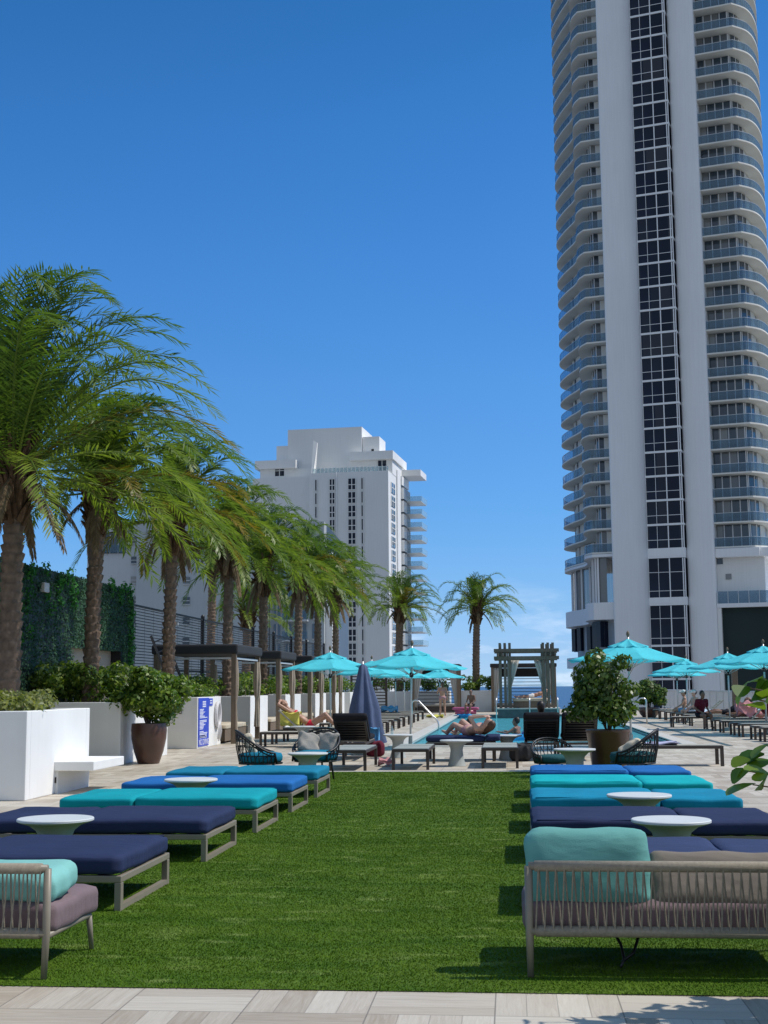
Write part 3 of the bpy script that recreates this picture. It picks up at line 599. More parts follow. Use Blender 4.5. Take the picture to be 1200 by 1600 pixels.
# rear run of hedge planters behind the cabanas, against the fence
t = thing('planter', 'long white planter wall running behind the cabana seats', 'planter', (-10.0, 46, 0), 0, 'white planters')
m = MB(); m.b2(-.7, -11.4, 0, .7, 20, 1.15); m.build('wall', M.stucco, t, bevel=.012); m = MB(); m.b2(-.6, -11.3, 1.151, .6, 19.9, 1.16); m.build('soil', M.soil, t)
hedge(None, -10.6, -9.4, 34.7, 66, 1.12, 1.7, 9000, .12, M.hedge, 41, label='long green hedge growing behind the cabana seats along the fence')
t = thing('bench', 'low white concrete bench slab against the nearest planter', 'bench', (-6.1, 19.05, 0))
m = MB(); m.b2(-.5, -.75, .32, .27, .72, .45); m.build('seat', M.stucco, t, bevel=.012)
m = MB(); m.b2(-.5, -.7, 0, -.26, .7, .32); m.build('support', M.stucco, t)
m = MB(); m.b2(-.4, -.712, .15, -.28, -.70, .23)
for k in range(4): m.b2(-.39 + k * .028, -.72, .155, -.377 + k * .028, -.712, .225)
m.build('vent_grille', M.darkwood, t)

# blue notice and life ring on the third planter
t = thing('notice_board', 'blue pool notice with white lettering on the sunlit planter side', 'sign', (-7.6, 32.5, .05))
m = MB(); m.b2(.002, -.55, 0, .02, .55, 1.17); m.build('panel', M.signblue, t)
def text(s_, size, parent, loc, rot, m, name='lettering', align='CENTER', ext=.002):
    c = bpy.data.curves.new(name, 'FONT'); c.body = s_; c.size = size; c.align_x = align; c.align_y = 'CENTER'; c.extrude = ext
    o = bpy.data.objects.new('tmp', c); COL.objects.link(o); dg = bpy.context.evaluated_depsgraph_get(); me = bpy.data.meshes.new_from_object(o.evaluated_get(dg))
    bpy.data.objects.remove(o); q = bpy.data.objects.new(name, me); COL.objects.link(q); me.materials.clear(); me.materials.append(m); q.parent = parent; q.location = loc; q.rotation_euler = rot; return q
q = text('NO DIVING', .2, t, (.023, 0, .09), (R(90), 0, R(90)), M.signwhite); q.scale = (1.0, 1, 1)
rg = random.Random(4); m = MB(); z = 1.09
for k in range(3): m.b2(.02, -.16, z - .055 * k - .036, .0225, .2, z - .055 * k)
z = .90
for k in range(19):
    if k in (7, 14): z -= .035
    m.b2(.02, -.45, z - .021, .0225, -.45 + rg.uniform(.3, .85), z); z -= .0335
m.b2(.02, -.45, .235, .0225, .15, .262); m.b2(.02, -.45, .195, .0225, .32, .222); m.build('small_print', M.signwhite, t)
t = thing('notice_plate', 'small blue plate beside the top of the pool notice', 'sign', (-7.6, 33.27, 1.02)); m = MB(); m.b2(.002, -.2, 0, .018, .2, .18); m.build('panel', M.signblue, t)
m = MB(); m.b2(.018, -.12, .11, .0205, .12, .14); m.b2(.018, -.12, .05, .0205, .12, .08); m.build('lettering', M.signwhite, t)
t = thing('life_ring', 'white life ring with its rope hung on the planter beside the blue notice', 'life ring', (-7.55, 33.95, .78))
m = MB(); m.tube([(0, .23 * math.cos(a), .30 * math.sin(a)) for a in np.linspace(0, 6.2832, 33)], .05, 10, False); m.build('ring', M.ringwhite, t, True)
m = MB()
for k in range(5):
    m.tube([(.05, -.2 + .08 * k, -.25), (.06, -.22 + .1 * k, -.42), (.04, -.2 + .09 * k + .03 * math.sin(k * 3), -.62 - .05 * (k % 2))], .012, 5)
m.build('rope', M.ringwhite, t, True)
t = thing('wall_light', 'small dark light fitting on the shaded planter face left of the notice', 'wall light', (-8.02, 31.9, .98)); m = MB(); m.b2(-.03, -.05, -.14, .03, -.002, .14); m.build('housing', M.black, t, bevel=.008)
m = MB(); m.b2(-.02, -.056, -.12, .02, -.05, -.04); m.build('lens', M.ringwhite, t)

# potted shrubs
def potted(label, x, y, rt, h, sR, sH, n, leaf, seed, lm, taper=.62, k=16, group='potted shrubs', round_pot=True, z0off=-.02):
    t = thing('potted_shrub', label, 'potted plant', (x, y, 0), seed, group)
    m = MB()
    if round_pot: prof = [(rt * .55, 0), (rt * .6, .01), (rt * .82, h * .3), (rt * .97, h * .62), (rt, h * .82), (rt * .97, h), (rt * .9, h), (rt * .86, h - .08), (.02, h - .08)]
    else: prof = [(rt * taper, 0), (rt * (taper + .02), .01), (rt * .98, h - .05), (rt, h - .04), (rt, h), (rt * .92, h), (rt * .9, h - .08), (.02, h - .08)]
    m.lathe(prof, n=40); m.build('pot', M.potbrown, t, 40)
    P, Q = blob_points(n, shrub_blobs(sR, sH, h + z0off, k, seed), seed); V, Fc = leaf_cloud(P, Q + np.array([0, 0, .35]), leaf, .6, seed); npmesh('foliage', V, Fc, lm, t)
    twigs(t, h + sH * .9, 16, sR * .8, h, seed); return t
potted('bushy green shrub in a rounded brown glazed pot by the left planters', xof(234, 25.75), 25.75, .35, .78, .80, 1.08, 7500, .10, 3, M.clusia, k=34)
potted('tall ragged clusia shrub in a dark brown tapered pot before the right umbrella', xof(948, 23.2), 23.2, .38, .70, .70, 1.42, 5000, .10, 8, M.clusiadk, round_pot=False, taper=.72, k=24)
potted('round dark shrub in a brown pot far behind the pool on the right', xof(1013, 62), 62, .5, .45, .85, 1.45, 3000, .15, 12, M.clusiadk, k=18)
# foreground clusia at the right edge
t = thing('potted_shrub', 'large leaved clusia branches reaching in at the right edge of the photo', 'potted plant', (2.05, 6.25, 0), 0, 'potted shrubs')
m = MB(); m.lathe([(.24, 0), (.3, .25), (.36, .55), (.36, .6), (.32, .6), (.3, .52), (.02, .52)], n=36); m.build('pot', M.potbrown, t, 40)
bl = [(0, 0, 1.2, .45, .45, .5), (-.45, -.02, 1.45, .22, .2, .2), (-.55, .0, 1.0, .2, .2, .16), (-.35, .1, .8, .25, .2, .16), (.1, -.2, 1.6, .3, .3, .2), (-.2, .2, 1.25, .3, .25, .25), (-.25, -.3, 1.35, .3, .25, .25), (-.15, -.35, .95, .25, .25, .25)]
P, Q = blob_points(900, bl, 77, .65)
def biglvs(P, Q, size, seed):
    r = np.random.default_rng(seed); n = len(P); d = Q * .8 + r.normal(0, .5, (n, 3)) + np.array([0, 0, .4]); d /= np.linalg.norm(d, axis=1)[:, None]
    tt = Q + r.normal(0, .5, (n, 3)); tt -= (tt * d).sum(1)[:, None] * d; tt /= np.linalg.norm(tt, axis=1)[:, None]; b = np.cross(d, tt); s_ = size * r.uniform(.7, 1.2, n)[:, None]
    prof = [(0, .05), (.12, .13), (.3, .25), (.55, .36), (.8, .37), (.94, .24), (1, .0)]; Vs = []
    for q, w_ in prof[:-1]: Vs.append(P + tt * s_ * (q - .1) + b * s_ * w_ + d * s_ * (.10 * math.sin(q * 3) + .07 * w_))
    Vs.append(P + tt * s_ * .9)
    for q, w_ in prof[-2::-1]: Vs.append(P + tt * s_ * (q - .1) - b * s_ * w_ + d * s_ * (.10 * math.sin(q * 3) + .07 * w_))
    V = np.stack(Vs, 1); k = V.shape[1]; return V.reshape(-1, 3), np.arange(n * k).reshape(n, k)
ex = []
for (px_, py_, Y_) in [(1172, 1075, 6.1), (1186, 1064, 6.15), (1196, 1090, 6.1), (1178, 1092, 6.2), (1168, 1068, 6.2), (1192, 1108, 6.15), (1200, 1068, 6.2), (1205, 1085, 6.0),
                       (1168, 1205, 6.15), (1180, 1190, 6.2), (1176, 1226, 6.1), (1192, 1232, 6.1), (1190, 1180, 6.2), (1185, 1208, 6.1), (1198, 1165, 6.2), (1200, 1210, 6.1), (1170, 1188, 6.2), (1204, 1190, 6.2)]:
    ex.append(at(px_, py_, Y_) - np.array([2.05, 6.25, 0]))
ex = np.array(ex); exn = np.tile(np.array([-.8, -.35, .5]), (len(ex), 1))
V1, F1 = biglvs(P, Q, .115, 5); V2, F2 = biglvs(ex, exn, .125, 6)
npmesh('foliage', np.concatenate([V1, V2]), np.concatenate([F1, F2 + len(V1)]), M.clusiafg, t)
m = MB(); c0 = (0, 0, .5)
for e_ in (ex[0], ex[2], ex[3], ex[8], ex[10], ex[13], ex[14], (.1, -.2, 1.6), (-.25, -.3, 1.35), (0, .1, 1.5), (-.2, .2, 1.2)):
    m.tube([c0, (e_[0] * .35, e_[1] * .4, .5 + (e_[2] - .5) * .6), (e_[0] * .8, e_[1] * .9, e_[2] * .97), tuple(e_)], [.014, .010, .006, .003], 6)
m.build('stem', M.twig, t, True)

# ------------------------------------------------------------------ ivy wall, beige shower room, fence
t = thing('ivy_wall', 'tall wall clad in dark artificial ivy with brighter trailing clumps', 'green wall', (-9.65, 27.5, 0))
m = MB(); m.b2(-.25, -6, 0, 0, 1.0, 3.95); m.b2(-.25, 1.0, 2.38, 0, 4.75, 3.95); m.b2(-.25, 4.75, 0, 0, 5.6, 3.95); m.build('wall', M.black, t)
r = np.random.default_rng(9)
def wallpts(n, y0, y1, z0, z1, cl=None):
    y = r.uniform(y0, y1, n); z = r.uniform(z0, z1, n); x = r.uniform(0, .06, n) + .02 * np.sin(y * 5) * np.sin(z * 2); return np.stack([x, y, z], 1)
P = np.concatenate([wallpts(22000, -6, 1.0, .1, 3.96), wallpts(7500, 1.0, 4.75, 2.37, 3.96), wallpts(4000, 4.75, 5.61, .1, 3.96)])
V, Fc = leaf_cloud(P, np.tile(np.array([1.0, -.1, .3]), (len(P), 1)), .055, .6, 3); npmesh('foliage', V, Fc, M.ivy, t)
bl = []
rr = random.Random(5)
for (yc, z0, z1, wd) in [(-2.9, .9, 3.9, .4), (-2.0, 2.3, 3.9, .45), (-.5, 3.0, 3.95, .6), (.6, 3.3, 3.98, .4), (4.6, 3.5, 3.98, .3), (5.5, 1.3, 3.95, .18), (3.6, 3.8, 4.0, .3), (-4.5, 1, 3.9, .5)]:
    z = z1
    while z > z0: bl.append((.05, yc + rr.uniform(-wd, wd), z, .10, .19, .19)); z -= .16
P, Q = blob_points(4200, bl, 5); V, Fc = leaf_cloud(P, Q + np.array([.6, 0, .2]), .08, .6, 4); npmesh('trailing_ivy', V, Fc, M.ivyb, t)
m = MB(); m.box((.07, -.95, 3.55), (.1, .3, .2)); m.build('floodlight', M.ringwhite, t, bevel=.01)
t = thing('shower_room', 'beige rendered shower room seen through the gap under the ivy wall', 'small building', (-11.3, 30.5, 0))
m = MB(); m.b2(-1.5, -2.2, 0, 1.4, 2.55, 2.7); m.build('wall', M.beigewall, t)
m = MB(); m.b2(1.401, -1.25, 0, 1.44, -.75, 1.95); m.build('door', M.black, t); 
m = MB(); m.b2(1.441, -1.18, .2, 1.45, -.95, 1.85); m.build('window', M.railglass, t)
t = thing('shower_pipe', 'bent steel shower pipe before the beige wall', 'outdoor shower', (-9.78, 31.3, 0)); m = MB()
m.tube([(0, -.25, 0), (0, -.25, 1.75), (0, -.2, 1.86), (0, -.05, 1.9), (0, .12, 1.88), (0, .2, 1.78), (0, .2, 1.65)], .035, 10); m.build('pipe', M.steel, t, True); m = MB(); m.lathe([(.03, .05), (.08, 0), (.08, -.02)], (0, .2, 1.6), 16); m.build('shower_head', M.steel, t)

t = thing('fence', 'tall black mesh fence with posts running behind the left palms', 'fence', (-11.0, 33.2, 0))
yy = 0; k = 0
FL = 45; PO = [0.2, 4.6, 9.2, 13.6, 18.2, 23, 28, 33, 38, 44.8]
for y_ in PO:
    m = MB(); m.b2(-.06, y_ - .06, 0, .06, y_ + .06, 3.98); m.lathe([(.075, 0), (.075, .05), (.03, .1)], (0, y_, 3.98), 12); m.build('post', M.black, t)
for z_ in (.6, 2.05, 3.9):
    m = MB(); m.b2(-.028, 0, z_ - .03, .028, FL, z_ + .03); m.build('rail', M.black, t)
m = MB()
for k in range(40): m.b2(-.008, 0, .3 + k * .09, .008, FL, .325 + k * .09)
for k in range(45): m.b2(-.003, k * 1.0, .3, .003, k * 1.0 + .01, 3.9)
m.build('wire_mesh', M.black, t)
# leaning ladder and light pole by the third palm
t = thing('ladder', 'black ladder leaning against the third palm behind the planters', 'ladder', (xof(292, 34.8), 34.8, .9)); m = MB()
for a in (-.18, .18): m.b2(a - .025, -.03, 0, a + .025, .03, 2.2)
o = m.build('side_rail', M.black, t); m = MB()
for k in range(7): m.b2(-.155, -.02, .25 + k * .29, .155, .02, .28 + k * .29)
o = m.build('rung', M.black, t); t.rotation_euler = (R(0), R(-24), R(40))
t = thing('sign_post', 'slim grey pole standing beside the third palm', 'pole', (xof(262, 33), 33.0, 1.1)); m = MB(); m.tube([(0, 0, 0), (0, 0, 2.1)], .03, 10); m.build('pole', M.alu, t, True); m = MB(); m.b2(-.02, -.03, 1.95, .25, .03, 2.02); m.build('arm', M.alu, t)

# ------------------------------------------------------------------ buildings
def inset(pts, q):
    n = len(pts); out = []
    for i in range(n):
        a, b, c = (np.array(pts[i - 1]), np.array(pts[i]), np.array(pts[(i + 1) % n]))
        d1 = (b - a) / np.linalg.norm(b - a); d2 = (c - b) / np.linalg.norm(c - b); n1 = np.array([-d1[1], d1[0]]); n2 = np.array([-d2[1], d2[0]]); nn = n1 + n2; nn /= np.linalg.norm(nn)
        out.append(tuple(b + nn * q / max(.4, float(nn @ n1))))
    return out
def smooth_curve(P, k=6):
    P = [np.array(p, float) for p in P]; out = []
    for i in range(len(P) - 1):
        p0 = P[max(i - 1, 0)]; p1 = P[i]; p2 = P[i + 1]; p3 = P[min(i + 2, len(P) - 1)]
        for j in range(k):
            t = j / k; out.append(tuple(.5 * ((2 * p1) + (-p0 + p2) * t + (2 * p0 - 5 * p1 + 4 * p2 - p3) * t * t + (-p0 + 3 * p1 - 3 * p2 + p3) * t ** 3)))
    out.append(tuple(P[-1])); return out
TH = math.atan2(-.276, .961)
tw = thing('apartment_tower', 'tall curved white apartment tower with glass balconies at upper right', 'building', (13.25, 170, 0), TH)
CW, FH, TOP = 12.82, 3.085, 116.0
zb0 = zof(859, 169, 1040)              # sill of the lowest standard floor in the window bay
rightc = smooth_curve([(17.7, .05), (19.3, 2.2), (20.0, 5.5), (20.0, 10), (19.2, 16), (17.2, 23)], 6)
leftc = smooth_curve([(-2.7, .35), (-4.0, 2.2), (-4.9, 5.5), (-5.3, 9), (-6.6, 13), (-9.4, 17.5), (-11.6, 22), (-11.8, 26), (-9.5, 30.5)], 5)
outline = [(CW, .05)] + rightc + [(10, 31)] + leftc[::-1] + [(0, .35)]
wallline = inset(outline, 1.75)
m = MB(); m.b2(0, -.45, -12, 4.75, 5, TOP); m.build('wall', M.towerwhite, tw, bevel=.25)
m = MB(); m.b2(9.4, -.45, -12, CW, 5, TOP); m.build('wall', M.towerwhite, tw, bevel=.25)
m = MB(); m.b2(4.75, 1.0, -12, 9.4, 4.9, TOP - .2); m.build('bay_wall', M.towerwhite, tw)
nfl = int((108 - zb0) / FH) + 1
# floor slabs, railings and window walls: one of each, copied up the tower
def strip(line, z0, z1, th):
    mb = MB()
    for a, b in zip(line[:-1], line[1:]):
        a, b = np.array(a), np.array(b); d_ = (b - a); ln = np.linalg.norm(d_); mid = (a + b) / 2; mb.box((mid[0], mid[1], (z0 + z1) / 2), (ln + .005, th, z1 - z0), math.atan2(d_[1], d_[0]))
    return mb
rl = [(CW + .02, .13)] + [(p_[0] - .08, p_[1] + .02) for p_ in rightc]; ll = [(-.02, .43)] + [(p_[0] + .08, p_[1] + .02) for p_ in leftc]
wl_r = [p_ for p_ in wallline[:len(rightc) + 1]]; wl_r[0] = (CW - .02, 1.8)
nL = len(leftc); wl_l = wallline[-nL - 1:-1][::-1]; wl_l = [(.02, 2.1)] + wl_l
def facade(line, z0, z1, seg, walls, rnd):
    """glass and wall pieces along a line; returns (glass, wall, mullion) builders"""
    G, Wl, Mu = MB(), MB(), MB(); pts = []
    L_ = [0]; 
    for a, b in zip(line[:-1], line[1:]): L_.append(L_[-1] + math.dist(a, b))
    n = max(2, int(L_[-1] / seg)); q = 0; P = []
    for i in range(n + 1):
        s_ = L_[-1] * i / n
        while q < len(L_) - 2 and L_[q + 1] < s_: q += 1
        f_ = (s_ - L_[q]) / max(1e-6, L_[q + 1] - L_[q]); P.append((line[q][0] + (line[q + 1][0] - line[q][0]) * f_, line[q][1] + (line[q + 1][1] - line[q][1]) * f_))
    for i, (a, b) in enumerate(zip(P[:-1], P[1:])):
        d_ = np.array(b) - np.array(a); ln = np.linalg.norm(d_); an = math.atan2(d_[1], d_[0]); mid = (np.array(a) + np.array(b)) / 2
        G.box((mid[0], mid[1], (z0 + z1) / 2), (ln + .01, .12, z1 - z0), an)
        if walls(i, n): Wl.box((mid[0], mid[1], (z0 + z1) / 2), (ln + .012, .17, z1 - z0 - .004), an)
        Mu.box((a[0], a[1], (z0 + z1) / 2), (.11, .2, z1 - z0), an)
    return G, Wl, Mu
slab0 = MB().prism(outline, -.19, 0).build('balcony_slab', M.soffit, tw); slab0.location = (0, 0, zb0)
rr0 = strip(rl, .03, 1.08, .03).build('railing', M.railglass, slab0)
rr1 = strip(ll, .03, 1.08, .03).build('railing', M.railglass, slab0)
strip(rl, 1.08, 1.13, .06).build('handrail', M.alu, slab0); strip(ll, 1.08, 1.13, .06).build('handrail', M.alu, slab0)
Gr, Wr, Mr = facade(wl_r, .002, FH - .242, 1.02, lambda i, n: i > 5 and (i % 7) in (0, 1, 4), None)
Gl, Wl_, Ml = facade(wl_l, .002, FH - .242, 1.05, lambda i, n: i in (0,) or (i > 3 and (i % 6) in (0, 1, 3)), None)
gr_ = Gr.build('window_wall', M.glass_mid, slab0); gl_ = Gl.build('window_wall', M.glass_mid, slab0)
Wr.build('balcony_wall', M.soffit, slab0); Wl_.build('balcony_wall', M.soffit, slab0); Mr.build('mullion', M.towerwhite, slab0); Ml.build('mullion', M.towerwhite, slab0)
for k in range(1, nfl + 1):
    c = slab0.copy(); COL.objects.link(c); c.parent = tw; c.location = (0, 0, zb0 + FH * k)
    for ch in slab0.children:
        q = ch.copy(); COL.objects.link(q); q.parent = c
# bay windows: protruding glazed bay with white bands
BX0, BX1, BV = 4.78, 9.32, -1.35
def bay(h, hz=.36, split=(0, .27, .565, .93)):
    w = BX1 - BX0; g = MB(); g.b2(BX0, BV, 0, BX1, 1.0, h - .3)
    gl = g.build('window', M.glass_dark, tw)
    f = MB(); f.b2(BX0 - .03, BV - .06, h - .26, BX1 + .04, 1.0, h)
    for q in split: f.b2(BX0 + w * q - .02, BV - .05, 0, BX0 + w * q + (.11 if q in (.565, .93) else .03), BV - .001, h - .3)
    f.b2(BX0, BV - .04, (h - .3) * hz, BX1, BV - .002, (h - .3) * hz + .06); f.b2(BX1 - .1, BV - .04, 0, BX1 + .02, BV - .001, h - .3)
    f.build('frame', M.towerwhite, gl); return gl
b0 = bay(FH); b0.location = (0, 0, zb0)
for k in range(1, nfl + 2):
    c = b0.copy(); COL.objects.link(c); c.parent = tw; c.location = (0, 0, zb0 + FH * k)
    for ch in b0.children: q = ch.copy(); COL.objects.link(q); q.parent = c
m = MB(); m.b2(BX0 - .05, BV - .08, zb0 - 1.0, BX1 + .05, 1, zb0 - .002); m.build('bay_band', M.towerwhite, tw)
zc = zof(935, 169, 1040); b1 = bay(zb0 - 1.0 - zc - .002, .16); b1.location = (0, 0, zc)
f = MB(); w_ = BX1 - BX0; f.b2(BX0, BV - .04, 3.1, BX1, BV - .003, 3.16); f.build('transom', M.towerwhite, b1)
m = MB(); m.b2(BX0 - .05, BV - .08, zc - .75, BX1 + .05, 1, zc - .002); m.build('bay_band', M.towerwhite, tw)
zd = zof(1008, 169, 1040); b2 = bay(zc - .75 - zd - .002, .16); b2.location = (0, 0, zd)
f = MB(); f.b2(BX0, BV - .04, 3.2, BX1, BV - .003, 3.26); f.build('transom', M.towerwhite, b2)
zz = zd
for k in range(4):
    zz -= 4.1; q = bay(4.1, .5); q.location = (0, 0, zz)
# podium levels under the balconies
zp = zb0
m = MB(); m.b2(CW + .02, -.1, zp - 1.35, 18.2, 8, zp - .245); m.b2(18.2, .3, zp - 1.35, 22.5, 14, zp - .245); m.build('band', M.towerwhite, tw, bevel=.05)
z2 = zof(945, 169, 1150)
m = MB(); m.b2(CW + .02, 1.0, z2, 18.6, 12, zp - 1.35); m.build('wall', M.midwhite, tw)
for (px_, py_) in ((1126, 878), (1140, 902)):
    q_ = at(px_, py_, 168); 
    loc = Matrix.Rotation(-TH, 3, 'Z') @ Vector((q_[0] - 13.25, q_[1] - 170, q_[2])); m = MB(); m.box((loc.x, .97, loc.z), (.7, .12, .7)); m.build('vent', M.glass_mid, tw)
m = MB(); m.b2(CW + .02, -.3, z2 - .5, 30, 12, z2); m.build('terrace_slab', M.towerwhite, tw)
m = MB(); m.b2(CW + .1, -.25, z2 + .002, 30, -.2, z2 + 1.5); m.build('railing', M.railglass, tw)
m = MB()
for k in range(14): m.b2(CW + .1 + k * 1.25, -.28, z2 + .002, CW + .16 + k * 1.25, -.19, z2 + 1.5)
m.build('railing_post', M.alu, tw)
m = MB(); m.b2(CW + .5, .6, -12, 34, 11.9, z2 - .5); m.build('dark_green_wall', M.greenpanel, tw)
m = MB(); m.b2(CW + .02, -.2, -12, CW + .5, 11, z2 - .5); m.build('wall', M.midwhite, tw)
# curved lower levels on the left
for (za, zb_, rec) in ((zof(962, 170, 920), zof(945, 170, 920), 0), ):
    pass
lo = ([(0.0, .3)] + leftc + [(0, 31)])[::-1]
zt = zof(868, 169, 940)
m = MB(); m.prism(lo, zt, zp - .245); m.build('band', M.towerwhite, tw)
m = MB(); m.prism(inset(lo, 1.1), zof(940, 169, 940), zt); m.build('window_wall', M.glass_mid, tw)
m = MB()
for i in range(0, len(leftc), 3): p_ = inset(lo, 1.02)[-2 - i]; m.box((p_[0], p_[1], (zof(940, 169, 940) + zt) / 2), (.25, .25, zt - zof(940, 169, 940)))
m.build('mullion', M.towerwhite, tw)
m = MB(); m.prism(lo, zof(967, 169, 940), zof(940, 169, 940)); m.build('terrace_band', M.towerwhite, tw)
m = MB(); m.prism(inset(lo, 1.6), zof(1022, 169, 940), zof(967, 169, 940)); m.build('wall', M.greystucco, tw)
for i in range(2, len(leftc), 4): p_ = inset(lo, 1.5)[-2 - i]; m = MB(); m.box((p_[0], p_[1], (zof(1010, 169, 940) + zof(969, 169, 940)) / 2), (1.3, .8, zof(969, 169, 940) - zof(1010, 169, 940)), .9); m.build('window', M.glass_dark, tw)
m = MB(); m.prism(lo, zof(1040, 169, 940), zof(1022, 169, 940)); m.build('terrace_band', M.towerwhite, tw)
m = MB(); m.prism(inset(lo, .8), -12, zof(1040, 169, 940)); m.build('wall', M.towerwhite, tw)
m = MB(); m.prism(inset(outline, .5), zb0 + FH * (nfl + 1) - .002, TOP - 1); m.build('roof', M.towerwhite, tw)

# white apartment block in the middle distance
YB = 280; THB = math.atan2(-.10, .995); C0 = at(606.5, 735, YB)
ap = thing('apartment_block', 'white apartment block with stepped roof behind the palms', 'building', (C0[0], YB, 0), THB)
Z = lambda py: zof(py, YB, 560); S = lambda px: (px - 607.5) * YB / F / .985
zroof = Z(736)
m = MB(); m.b2(S(480), 0, -12, 0, 22, zroof); m.build('wall', M.midwhite, ap)
m = MB(); m.b2(S(385), .8, -12, S(479.5), 22, Z(740)); m.build('wall', M.midwhite, ap)
m = MB(); m.b2(S(434), 5.5, zroof, S(557), 17, Z(658)); m.build('penthouse_wall', M.midwhite, ap)
m = MB(); m.b2(S(413), 6.5, zroof, S(433.8), 16, Z(682)); m.build('penthouse_wall', M.midwhite, ap)
m = MB(); m.b2(S(557.5), 6, zroof, S(585), 13, Z(674)); m.build('lift_house', M.midwhite, ap)
m = MB(); m.b2(S(572), 5.9, Z(699), S(576), 5.99, Z(694)); m.build('vent', M.black, ap)
m = MB(); m.b2(S(540), 3, Z(714), S(611), 20, Z(701)); m.build('roof_slab', M.midwhite, ap); m = MB(); m.b2(S(384), 3, Z(722), S(452), 12, Z(709)); m.build('roof_slab', M.midwhite, ap)
m = MB(); m.b2(S(536), 4.5, zroof, S(608), 18, Z(714)); m.b2(S(390), 4.4, zroof - .3, S(481), 12, Z(722)); m.build('top_storey_wall', M.midwhite, ap)
m = MB(); m.add([(S(481), 1, Z(740)), (S(484), 1, Z(740)), (S(488), 3, Z(684)), (S(481.5), 3, Z(680)), (S(481), 3.4, Z(740)), (S(484), 3.4, Z(740)), (S(488), 3.4, Z(684)), (S(481.5), 3.4, Z(680))], [(0, 1, 2, 3), (7, 6, 5, 4), (0, 4, 5, 1), (1, 5, 6, 2), (2, 6, 7, 3), (3, 7, 4, 0)]); m.build('fin_wall', M.midwhite, ap)
for (a, b) in ((585, 598), (415, 430)):
    m = MB(); m.b2(S(a), 4.36, Z(733), S(b), 4.55, Z(715)); w = m.build('window', M.glass_dark, ap); m = MB(); m.b2((S(a) + S(b)) / 2 - .07, 4.3, Z(733), (S(a) + S(b)) / 2 + .07, 4.36, Z(715)); m.b2(S(a), 4.3, Z(725), S(b), 4.36, Z(724)); m.build('frame', M.midwhite, w)
m = MB(); m.b2(S(485), .08, zroof, 0, .12, zroof + 1.0); m.build('roof_railing', M.palerail, ap)
m = MB()
for k in range(20): m.b2(S(485) - k * S(485) / 19.5, .02, zroof, S(485) - k * S(485) / 19.5 + .12, .14, zroof + 1.05)
m.build('railing_post', M.midwhite, ap)
FHB = 21.85 * YB / F
def apwin(px0, px1, cols, rows=(.42,), name='window'):
    m = MB(); a, b, h = S(px0), S(px1), 18.2 * YB / F; m.b2(a, -.12, 0, b, .05, h); w = m.build(name, M.glass_dark, ap)
    f = MB()
    for k in range(cols + 1): q = a + (b - a) * k / cols; f.b2(q - .09, -.18, 0, q + .09, -.121, h)
    for r_ in rows: f.b2(a, -.18, h * r_ - .08, b, -.122, h * r_ + .08)
    f.b2(a - .09, -.2, -.15, b + .09, -.122, 0); f.b2(a, -.18, h - .1, b, -.122, h); f.build('frame', M.midwhite, w); return w
protos = [apwin(543, 555.5, 2), apwin(564, 567.5, 1, ()), apwin(513, 522, 2), apwin(489.5, 493, 1, ())]
for o in protos:
    for k in range(14):
        c = o if k == 0 else o.copy()
        if k:
            COL.objects.link(c); c.parent = ap
            for ch in o.children: q = ch.copy(); COL.objects.link(q); q.parent = c
        c.location = (0, 0, zroof - 1.4 - 18.2 * YB / F - FHB * k)
m = MB(); m.tube([(S(524.5), -.15, 0), (S(524.5), -.15, zroof)], .15, 6); m.build('downpipe', M.midwhite, ap)
# sunlit flank: window strips, glazing and balconies
for k in range(15):
    z_ = zroof - 1.4 - FHB * (k + 1)
    if k == 0:
        m = MB(); m.b2(0, 3, 0, .12, 7, 2.3); fw = m.build('window', M.glass_blue, ap); f = MB()
        for q in (3, 5, 7): f.b2(.02, q - .12, 0, .2, q + .12, 2.3)
        f.b2(.02, 3, 1.1, .2, 7, 1.25); f.build('frame', M.midwhite, fw)
        m = MB(); m.b2(-.05, 13.5, 0, .9, 21.5, 2.55); gw = m.build('glazing', M.glass_blue, ap); f = MB()
        for q in range(7): f.b2(.1, 13.5 + q * 1.33 - .07, 0, .98, 13.5 + q * 1.33 + .07, 2.55)
        f.build('mullion', M.midwhite, gw)
        m = MB(); m.b2(.02, 17.5, -.2, 4.2, 25, 0); bs = m.build('balcony_slab', M.midwhite, ap); m = MB(); m.b2(4.3, 17.5, .002, 4.36, 25, 1.1); m.b2(.02, 17.5, .002, 4.3, 17.56, 1.1); m.build('railing', M.palerail, bs)
        fw.location = (0, 0, z_); gw.location = (0, 0, z_); bs.location = (0, 0, z_)
    else:
        for o in (fw, gw, bs):
            c = o.copy(); COL.objects.link(c); c.parent = ap; c.location = (0, 0, z_)
            for ch in o.children: q = ch.copy(); COL.objects.link(q); q.parent = c
m = MB(); m.b2(0, 9.3, -12, .3, 13.2, zroof + 1.6); m.build('pier', M.midwhite, ap)
m = MB(); m.b2(.02, 16, zroof + 1.2, 4.4, 24, zroof + 2.6); m.build('roof_slab', M.midwhite, ap); m = MB(); m.b2(0, 13.3, zroof - 1.2, .6, 22, zroof + .8); m.build('parapet', M.midwhite, ap)

